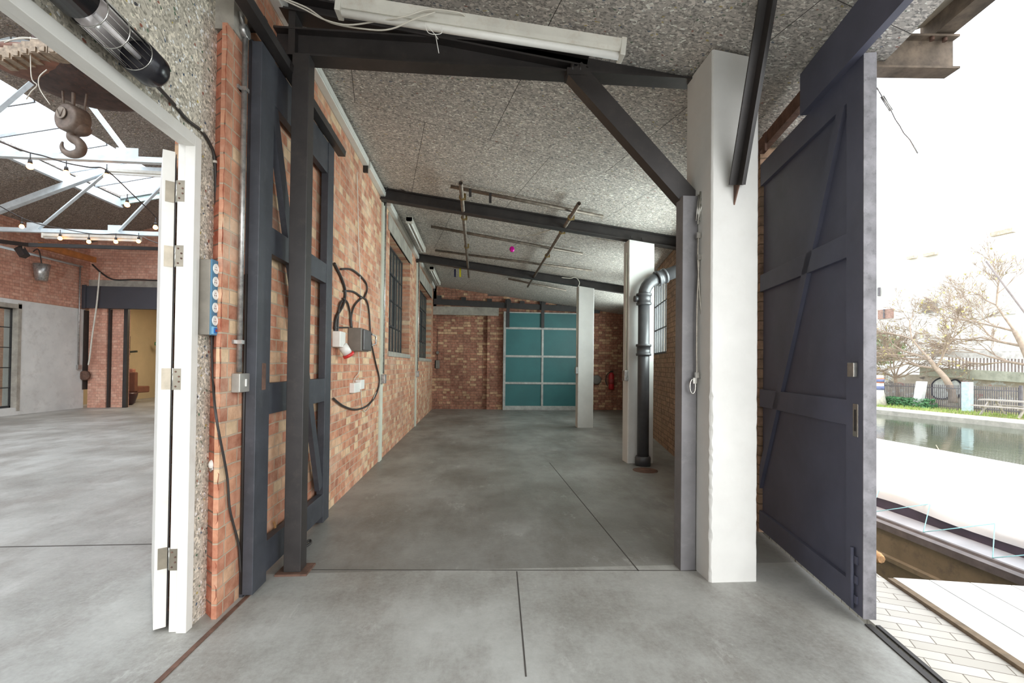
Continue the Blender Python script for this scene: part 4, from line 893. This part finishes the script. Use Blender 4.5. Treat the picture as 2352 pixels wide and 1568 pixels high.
# far bank
def bank(y0,y1,z): return fl(2003,y0,z),fl(2352,y1,z)
a,b=bank(949,986,-1.0); bd=(a-b).normalized(); bn=Vector((-bd.y,bd.x,0)); bn=bn if bn.x>0 else -bn
def bk(s,o,z): return Vector((b.x,b.y,0))+bd*s+bn*o+Vector((0,0,z))
def bbox(m,s0,s1,o0,o1,z0,z1): return m.obox(bk(s0,o0,z0),bd*(s1-s0),bn*(o1-o0),Vector((0,0,z1-z0)))
PZ=-.79
def bs(x,o): # s where pixel column x meets offset o
    d=ray(x,900); t_=((b+bn*o)-O).dot(bn)/Vector((d.x,d.y,0)).dot(bn); p=O+d*t_; return (p-b).dot(bd)
def bp(x,y,o): d=ray(x,y); t_=((b+bn*o)-O).dot(bn)/d.dot(bn); return O+d*t_
PATH=paint('pale_towpath',(216,212,204),.9,0,.04,2,(186,180,170),.3)
struct('floor_towpath',bbox(MB(),-20,30,0,2.0,-1.3,PZ),PATH)
struct('trim_10',bbox(MB(),-20,30,-.06,.25,-1.3,PZ+.01),paint('coping_stone',(178,174,164),.9,0,.1,3,(140,134,124),.4))
GRS=N('grass_leaf_litter'); cg=GRS.ramp(GRS.noise(6,8,.7),[(.35,(150,160,104)),(.5,(170,178,120)),(.58,(176,140,112)),(.7,(190,120,92))]); GRS.bump(GRS.noise(20,5),.6,.05); GRSM=GRS.out(cg,.95)
struct('floor_verge',bbox(MB(),-20,30,2.0,14,-1.3,PZ-.01),GRSM)
FO=4.6
# grass tufts and ivy as stuff
def tufts(n,s0,s1,o0,o1,h,name,lab,mat,leaf=False,cat='grass'):
    m=MB(); rnd=random.Random(3)
    for i in range(n):
        p=bk(rnd.uniform(s0,s1),rnd.uniform(o0,o1),PZ-.01); a=rnd.uniform(0,6.28)
        if leaf:
            p=p+Vector((0,0,rnd.uniform(0,h))); u=Vector((rnd.uniform(-1,1),rnd.uniform(-1,1),rnd.uniform(-.5,.5)))*.09; v=Vector((rnd.uniform(-.5,.5),rnd.uniform(-.5,.5),rnd.uniform(.2,1)))*.09
            m.add([p-u,p+v*.6,p+u,p-v*.6],[(0,1,2,3)])
        else:
            d=Vector((math.cos(a),math.sin(a),0))*.02; hh=h*rnd.uniform(.5,1.2); m.add([p-d,p+d,p+Vector((rnd.uniform(-.05,.05),rnd.uniform(-.05,.05),hh))],[(0,1,2)])
    o=obj(name,m,mat); tag(o,lab,cat); o['kind']='stuff'
tufts(2600,-2,14,2.1,4.2,.14,'grass','green grass along the far towpath before the railings',paint('grass_green',(150,170,96),.9,0,.2,3))
tufts(1500,bs(2145,4.2),bs(2030,4.2),3.7,4.5,.5,'ivy','dark green ivy at the foot of the far railings, left part',paint('ivy_green',(84,128,88),.7,0,.25,3),True,'ivy')
# railings
FEN=paint('railing_iron',(112,108,112),.7)
s0_,s1_=bs(2345,FO),bs(2032,FO)
t=thing('railing','dark iron railings between the far towpath and the graffiti wall','railing',bk((s0_+s1_)/2,FO,PZ))
m=MB(); n=70
for i in range(n+1):
    s=s0_+(s1_-s0_)*i/n; p=bk(s,FO,PZ); m.bar(p,p+Vector((0,0,1.3)),.03,.03,up=(1,0,0))
obj('bars',m,FEN,t); m=MB(); m.bar(bk(s0_,FO,PZ+1.12),bk(s1_,FO,PZ+1.12),.03,.05).bar(bk(s0_,FO,PZ+.15),bk(s1_,FO,PZ+.15),.03,.05); obj('rail',m,FEN,t)
for x in (2345,2208,2118): s=bs(x,FO); obj('post',bbox(MB(),s-.05,s+.05,FO-.05,FO+.05,PZ,PZ+1.4),FEN,t)
# painted posts
GW=paint('post_white_graffiti',(222,222,222),.7,0,.03,8,(150,150,160),.6); GB=paint('post_blue_yellow',(190,212,222),.7,0,.1,7,(206,196,120),.7)
c=bp(2108,932,4.1); lean=MB().obox(Vector((c.x,c.y,PZ))+bd*.22-bn*.15,-bd*.42,bn*.3,Vector((0,0,1.45))-bd*.22); tag(obj('concrete_post',lean,GW,bevel=.03),'leaning white graffitied post before the far railings','post')
c=bp(2222,932,4.1); tag(obj('concrete_post',MB().obox(Vector((c.x,c.y,PZ))+bd*.18-bn*.15,-bd*.36,bn*.3,Vector((0,0,1.5))),GB,bevel=.03),'upright pale blue and yellow painted post before the far railings','post')
c=bp(2010,930,3.2); t=thing('bollard','round white bollard with blue and orange bands at the left end of the far railings','bollard',(c.x,c.y,PZ))
obj('body',MB().lathe((c.x,c.y,PZ),(0,0,1),[(0,.55),(.8,.42),(1.75,.4)],20),paint('bollard_white',(218,214,208),.8),t)
obj('orange_band',MB().lathe((c.x,c.y,PZ+1.3),(0,0,1),[(0,.425),(.3,.42)],20),paint('band_orange',(214,140,112),.8),t); obj('blue_band',MB().lathe((c.x,c.y,PZ+.9),(0,0,1),[(0,.435),(.22,.432)],20),paint('band_blue',(112,122,160),.8),t); obj('blue_band',MB().lathe((c.x,c.y,PZ+1.36),(0,0,1),[(0,.435),(.16,.432)],20),paint('band_blue',(112,122,160),.8),t)
# graffiti wall
GO=7.0
k=N('graffiti_wall'); cc=k.ramp(k.noise(2.5,6),[(.3,(176,166,156)),(.6,(204,194,184))]); 
for sc_,col,lo_,am in ((.9,(220,224,228),.55,.9),(1.3,(190,90,90),.6,.7),(.7,(70,70,82),.6,.7),(1.1,(120,170,160),.63,.8)):
    f=k.ramp(k.noise(sc_,6,.8,stretch=(1,1,1.5+sc_)),[(lo_,(0,0,0)),(lo_+.02,(255,255,255))]); cc=k.mix(k.math('MULTIPLY',f,am),cc,col)
GWM=k.out(cc,.9)
wt=bp(2200,862,GO).z
struct('wall_graffiti',bbox(MB(),-20,30,GO,GO+.3,PZ-.3,wt),GWM)
bub=[[(2140,905),(2142,880),(2160,868),(2175,872),(2180,890),(2182,905),(2172,915),(2150,914)],[(2184,905),(2183,878),(2195,872),(2206,880),(2208,898),(2200,912),(2190,912)]]
for i,pp in enumerate(bub):
    P2=[bp(x,y,GO-.06) for x,y in pp]; cen=sum(P2,Vector())/len(P2)
    t=thing('graffiti_letter','%s bubble-shaped white graffiti letter with dark outline on the far wall'%('left' if i==0 else 'right'),'graffiti',cen,'graffiti letters')
    cp=curve_pts(P2+[P2[0]],5)[:-1]; m=MB(); n=len(cp); m.add([p for p in cp]+[p+bn*.025 for p in cp],[tuple(range(n)),tuple(range(2*n-1,n-1,-1))]+[(j,(j+1)%n,n+(j+1)%n,n+j) for j in range(n)]); obj('fill',m,paint('graffiti_white',(222,226,230),.8),t)
    obj('outline',MB().tube(cp,.045,5,closed=True),paint('graffiti_dark',(70,70,84),.8),t)
# deck slab and upper fence
t=thing('concrete_slab','grey-green concrete edge beam above the far wall at right','slab',bp(2300,862,GO-.2))
p,q=bp(2120,848,GO-.3),bp(2400,862,GO-.3); p2=bp(2400,880,GO-.3); obj('edge_beam',MB().bar(bp(2120,852,GO-.3),bp(2420,871,GO-.3),.5,.5),paint('mossy_concrete',(182,184,168),.9,0,.1,2,(120,122,104),.5),t)
t=thing('railing','pale slatted railing standing on the concrete slab at right','railing',bp(2300,845,GO))
m=MB()
for i in range(24):
    x=2180+i*8; a_=bp(x,846+(x-2180)*.07,GO-.3); b_=bp(x,814+(x-2180)*.04,GO-.3); m.bar(a_,b_,.05,.05,up=(1,0,0))
obj('bars',m,paint('pale_slat',(150,138,134),.8),t); obj('rail',MB().bar(bp(2140,812,GO-.3),bp(2400,816,GO-.3),.06,.4),paint('bleached_white',(232,230,226),.8),t)
# building
BO=22
BW=paint('bleached_render',(236,234,230),.9,0,.02,2)
t=thing('building','bleached white building with small windows rising beyond the canal','building',bp(2150,900,BO))
def bx(x0,y0,x1,y1,o,dpt_,nm,mat,par,**k):
    A=bp(x0,y1,o); B=bp(x1,y1,o); Tt=bp((x0+x1)/2,y0,o); zt_=Tt.z; zb_=min(A.z,B.z); s_a=(A-b).dot(bd); s_b=(B-b).dot(bd)
    return obj(nm,bbox(MB(),min(s_a,s_b),max(s_a,s_b),o,o+dpt_,zb_,zt_),mat,par,**k)
bx(1900,600,2170,980,BO,6,'main_block',BW,t); bx(2150,545,2480,980,BO+3,6,'upper_block',BW,t)
BWD=paint('window_brown',(172,140,128),.8); BWG=paint('window_grey',(150,150,148),.7)
for (x0,y0,x1,y1,mt) in ((2016,710,2050,730,BWD),(2118,693,2150,716,BWG),(2015,660,2020,679,BWG),(2240,665,2330,720,paint('window_pale',(216,210,204),.8))):
    o=bx(x0,y0,x1,y1,BO-.15 if x0<2150 else BO+2.85,.2,'window',mt,t); x0<2200 and bx(x0+(x1-x0)*.35,y0,x0+(x1-x0)*.35+3,y1,BO-.25 if x0<2150 else BO+2.75,.1,'mullion',FEN,o)
for (x0,y0,x1,y1) in ((2082,588,2100,592),(2120,580,2147,584),(2273,528,2325,532),(2288,597,2300,600)):
    bx(x0,y0,x1,y1,BO-.4,.5,'balcony_edge',paint('balcony_tan',(206,190,172),.8),t)
m=MB()
for x in range(2010,2350,13): m.bar(bp(x,745,BO-.1),bp(x,800,BO-.1),.06,.06,up=(1,0,0))
obj('facade_ribs',m,paint('facade_pale',(214,206,198),.8),t)
# bench
c=bp(2310,945,3.0)
t=thing('picnic_bench','weathered grey picnic bench on the leafy verge at far right','bench',(c.x,c.y,PZ)); BM=paint('bench_wood',(176,168,160),.8,0,.1,6)
sb=bs(2310,3.0)
obj('tabletop',bbox(MB(),sb-1.2,sb+.95,2.85,3.5,PZ+.68,PZ+.74),BM,t); obj('seat',bbox(MB(),sb-1.2,sb+.95,2.35,2.6,PZ+.42,PZ+.47),BM,t); obj('seat',bbox(MB(),sb-1.2,sb+.95,3.75,4.0,PZ+.42,PZ+.47),BM,t)
for s in (sb-.8,sb+.6): obj('leg',MB().bar(bk(s,2.4,PZ),bk(s,3.0,PZ+.7),.09,.05,up=bd).bar(bk(s,3.95,PZ),bk(s,3.35,PZ+.7),.09,.05,up=bd).bar(bk(s,2.4,PZ+.4),bk(s,3.95,PZ+.4),.05,.09),BM,t)
# trees
def tree(base,segs,seed,lab,mat,depth=5,spread=.6,ln=1.1,r0=.09,name='bare_tree',leaf=None,shrink=.78,kids=3,grav=0.,cap=3000):
    rnd=random.Random(seed); t=thing(name,lab,'tree',base); m=MB(); cnt=[0]; tips=[]
    def grow(p,d,r,l,dep):
        if cnt[0]>cap: return
        cnt[0]+=1
        q=p+d*l*.5+Vector((rnd.uniform(-.06,.06),)*3)*l; e=q+(d+Vector((rnd.uniform(-.25,.25),rnd.uniform(-.25,.25),rnd.uniform(-.15,.2)))).normalized()*l*.5
        m.tube([p,q,e],[r,r*.85,r*.66],5 if r>.03 else 3,caps=False)
        if dep==0: tips.append(e); return
        for _ in range(kids):
            nd=(d+Vector((rnd.uniform(-1,1),rnd.uniform(-1,1),rnd.uniform(-.7,.8)-grav))*spread).normalized(); grow(e if rnd.random()<.6 else q,nd,max(r*.58,.009),l*shrink*rnd.uniform(.7,1.15),dep-1)
    for (pp,rr) in segs[0]: pass
    tr=[p for p,_ in segs[0]]; m.tube(curve_pts(tr,4),[segs[0][0][1]+(segs[0][-1][1]-segs[0][0][1])*k/((len(tr)-1)*4) for k in range((len(tr)-1)*4+1)],8)
    obj('trunk',m,mat,t); m=MB()
    for (p,d,r,l) in segs[1]: grow(Vector(p),Vector(d).normalized(),r,l,depth)
    obj('branches',m,mat,t)
    if leaf:
        m=MB()
        for e in tips[::14]:
            for _ in range(2):
                p=e+Vector((rnd.uniform(-.2,.2),rnd.uniform(-.2,.2),rnd.uniform(-.2,.1))); u=Vector((rnd.uniform(-1,1),rnd.uniform(-1,1),rnd.uniform(-1,1)))*.06; v=Vector((rnd.uniform(-1,1),rnd.uniform(-1,1),rnd.uniform(-1,1)))*.06; m.add([p-u,p+v,p+u,p-v],[(0,1,2,3)])
        obj('leaves',m,leaf,t)
BK1=paint('pale_bark',(172,154,138),.9,0,.1,6); LFY=paint('yellow_leaves',(206,196,130),.8)
p=[bp(2188,925,5.0),bp(2186,900,5.0),bp(2172,870,4.8),bp(2150,845,4.6),bp(2135,825,4.4)]
tree(Vector((p[0].x,p[0].y,PZ)),[[(p[0],.2),(p[1],.19),(p[2],.15),(p[3],.12),(p[4],.09)],[(p[4],(bd*.9+Vector((0,0,.35))),.07,1.5),(p[4],(bd*.6+Vector((0,0,.8))),.07,1.5),(p[3],(bd*.9+Vector((0,0,.1))),.07,1.6),(p[3],(-bd*.4+Vector((0,0,.9))),.06,1.3),(p[4],(bd*1.+Vector((0,0,-.05))),.06,1.7)]],11,'bare spreading tree leaning left over the far railings',BK1,6,.6,leaf=LFY,cap=9000,kids=3)
p=[bp(2385,900,6.2),bp(2370,840,6.2),bp(2350,795,6.2),bp(2330,760,6.2)]
tree(Vector((p[0].x,p[0].y,PZ)),[[(p[0],.22),(p[1],.2),(p[2],.15),(p[3],.1)],[(p[3],(bd*.5+Vector((0,0,.9))),.06,1.6),(p[2],(bd*1.+Vector((0,0,.25))),.07,1.9),(p[3],(bd*.9+Vector((0,0,.4))),.06,1.5),(p[1],(bd*1.+Vector((0,0,.15))),.07,1.8)]],5,'bare tree with fine branches at the far right edge',BK1,6,.55,leaf=LFY,cap=9000,kids=3)
p=[bp(2062,915,5.9),bp(2060,890,5.9),bp(2056,868,5.9)]
tree(Vector((p[0].x,p[0].y,PZ)),[[(p[0],.12),(p[1],.1),(p[2],.08)],[(p[2],bd*a_+Vector((0,0,z_)),.045,1.2) for a_,z_ in ((.9,.5),(.4,.9),(-.3,.9),(-.9,.55),(.1,1.),(-.7,.2))]],21,'dense twiggy bare shrub over the far railings beside the boarded door',BK1,5,.7,name='bare_shrub',cap=9000,kids=3)
# ivy mass on the left
m=MB(); rnd=random.Random(9); c=bp(2012,800,8.0)
for i in range(1500):
    v=Vector((rnd.gauss(0,1),rnd.gauss(0,1),rnd.gauss(0,1))).normalized()*rnd.uniform(.6,1); p=c+Vector((v.x*1.6,v.y*1.6,v.z*1.2)); u=Vector((rnd.uniform(-1,1),rnd.uniform(-1,1),rnd.uniform(-1,1)))*.11; w_=Vector((rnd.uniform(-1,1),rnd.uniform(-1,1),rnd.uniform(-1,1)))*.11; m.add([p-u,p+w_,p+u,p-w_],[(0,1,2,3)])
o=obj('evergreen_bush',m,paint('bush_green',(128,146,110),.8,0,.25,2)); tag(o,'green bush above the wall just right of the boarded door','bush')
# mast-like pole leaning
tag(obj('mooring_pole',MB().tube([bp(2265,600,-9),bp(2560,993,-9)],.02,6),paint('thin_pole',(140,130,126),.6)),'thin dark pole rising at a slant from the canal at far right','pole')
# boat
BXn=3.95
t=thing('narrowboat','long boat under a white tarpaulin moored beside the deck','boat',(5.0,4.5,-1.0))
def sheer(Y): return -.22
HUL=paint('hull_brown',(118,106,86),.7,0,.12,4,(70,66,66),.5); GUN=paint('hull_grey',(96,90,90),.6,0,.15,8); TARP=paint('white_tarp',(232,234,236),.6,0,.015,2)
Ys=[-4+i*.5 for i in range(29)]
def bxn(Y): return 3.92-.02*max(0,3.2-Y)
m=MB()
def ribbon(m,fn):
    rows=[fn(Y) for Y in Ys]; n=len(rows[0]); vs=[Vector(p) for r_ in rows for p in r_]
    m.add(vs,[(i*n+k,(i+1)*n+k,(i+1)*n+k+1,i*n+k+1) for i in range(len(rows)-1) for k in range(n-1)])
ribbon(m,lambda Y:[(3.98,Y,-1.2),(3.93,Y,-.9),(3.92,Y,-.55),(3.90,Y,-.54),(3.90,Y,-.50),(3.93,Y,-.49),(3.93,Y,-.26)]); obj('hull_side',m,HUL,t)
m=MB(); ribbon(m,lambda Y:[(3.93,Y,-.27),(3.90,Y,-.26),(3.90,Y,-.20),(3.96,Y,-.195),(3.97,Y,-.215),(4.0,Y,-.215),(4.01,Y,-.19),(4.04,Y,-.19),(4.04,Y,-.26)]); obj('gunwale',m,GUN,t)
m=MB(); ribbon(m,lambda Y:[(4.04,Y,-.24),(4.40,Y,-.22)]); obj('side_deck',m,paint('side_deck_grey',(176,178,184),.5,0,.08,2),t)
m=MB(); ribbon(m,lambda Y:[(4.38,Y,-.23),(4.38,Y,-.09)]); obj('cabin_side',m,paint('cabin_dark',(62,54,68),.5),t)
def tarp(Y):
    k=.03*math.sin(Y*3.1); w=.02*math.sin(Y*6.0)
    return [(4.36+w*.6,Y,-.13+k*.5),(4.355,Y,-.06+k),(4.40,Y,-.01+k),(4.9,Y,.17+k*.6),(5.4,Y,.30),(5.9,Y,.26),(6.4,Y,.0),(6.55,Y,-.2)]
Ys=[-4+i*.125 for i in range(120)]
m=MB(); ribbon(m,tarp); m.sm=[True]*len(m.f); obj('tarpaulin',m,TARP,t)
m=MB(); ROP=paint('cyan_cord',(150,205,210),.6)
Y=-2.0
while Y<8:
    m.tube([(4.39,Y,-.02),(4.03,Y-.28,-.185)],.004,5); m.tube([(4.39,Y,-.02),(4.03,Y+.28,-.185)],.004,5); Y+=.56
obj('lashing_cord',m,ROP,t)
m=MB(); ribbon(m,lambda Y:[(6.55,Y,-.2),(6.55,Y,-1.1)]); obj('far_side',m,HUL,t)
m=MB(); c=fl(2010,1283,-.25); 
tag(obj('fender',MB().tube(curve_pts([fl(1990,1268,-.3),fl(2012,1278,-.3),fl(2025,1285,-.3)]),[.05,.06,.06,.06,.055,.05,.05,.05,.045,.04,.04,.03,.03],8),paint('frayed_fender',(168,130,92),.9,0,.3,25)),'frayed rope fender between the hull and the deck end','fender')
tag(obj('floating_twig',MB().tube([fl(2150,1022,-.97),fl(2157,1034,-.97),fl(2160,1037,-.97)],.012,5),paint('twig',(190,176,150),.8)),'pale twig floating on the canal beyond the boat','twig')
# eave steelwork
t=thing('eave_beam','weathered steel beam stub projecting under the eave at upper right','beam',(2.5,2.5,3.02))
e_a=dp(.40,.40,0); I0=Vector((2.1,2.55,3.125)); I1=Vector((2.78,2.5,3.125)); obj('girder',MB().ibeam(I0,I1,.10,.20,.012),RUSTG,t)
m=MB(); 
for x in (2.62,2.70): m.lathe((x,2.47,3.19),(0,0,1),[(0,.013),(.02,.013)],6)
obj('bolt',m,RUST,t)
t=thing('eave_beam','weathered steel gutter beam running forward along the eave at upper right','beam',(2.6,1.5,3.23))
ga,gb=fl(2142,100,3.24),fl(2257,5,3.24); gd=(ga-gb).normalized(); obj('girder',MB().prof(gb-gd*4,ga+gd*.02,[(-.055,0),(.055,0),(.055,.012),(-.035,.012),(-.035,.16),(-.055,.16)]),RUSTG,t)
obj('deck_sheet',MB().prof(gb-gd*4,ga,[(-.30,.02),(-.055,.1),(-.055,.11),(-.30,.03)]),paint('underside_felt',(150,144,130),.9,0,.12,6,(110,104,94),.4),t)
t=thing('turnbuckle_chain','fine chain with turnbuckle slanting down beyond the door top','chain',aY(2108,352,2.9))
CH=[(2012,200),(2018,207),(2027,222),(2047,253),(2057,274),(2068,290),(2076,305),(2090,320),(2108,352)]
m=MB().tube([aY(a,b,2.6+.0*i) for i,(a,b) in enumerate(CH)],.004,5)
obj('cord',m,GALV,t); m=MB(); q0,q1=aY(2026,221,2.6),aY(2047,254,2.6); m.tube([q0+Vector((.008,0,.004)),q1+Vector((.008,0,.004))],.0035,6).tube([q0-Vector((.008,0,.004)),q1-Vector((.008,0,.004))],.0035,6); obj('turnbuckle',m,GALV,t)
# ------------------------------------------------------------------ light
w=bpy.data.worlds.new('world'); sc.world=w; w.use_nodes=True; bg=w.node_tree.nodes['Background']; bg.inputs[0].default_value=(.90,.955,1,1); bg.inputs[1].default_value=2.3
def sun(rx_dir,st,ang,col):
    L=bpy.data.lights.new('hazy_sun','SUN'); L.energy=st; L.angle=math.radians(ang); L.color=col
    o=bpy.data.objects.new('hazy_sun',L); C.objects.link(o); o.rotation_euler=(-Vector(rx_dir)).to_track_quat('-Z','Y').to_euler()
sun((.45,-1,.36),2.6,62,(1,.985,.96))
sc.view_settings.view_transform='Standard'; sc.view_settings.look='None'; sc.view_settings.exposure=.2; sc.view_settings.gamma=1; sc.view_settings.use_curve_mapping=False
sc.cycles.max_bounces=10; sc.cycles.diffuse_bounces=7; sc.cycles.transparent_max_bounces=12; sc.cycles.use_denoising=True; sc.cycles.sample_clamp_indirect=6
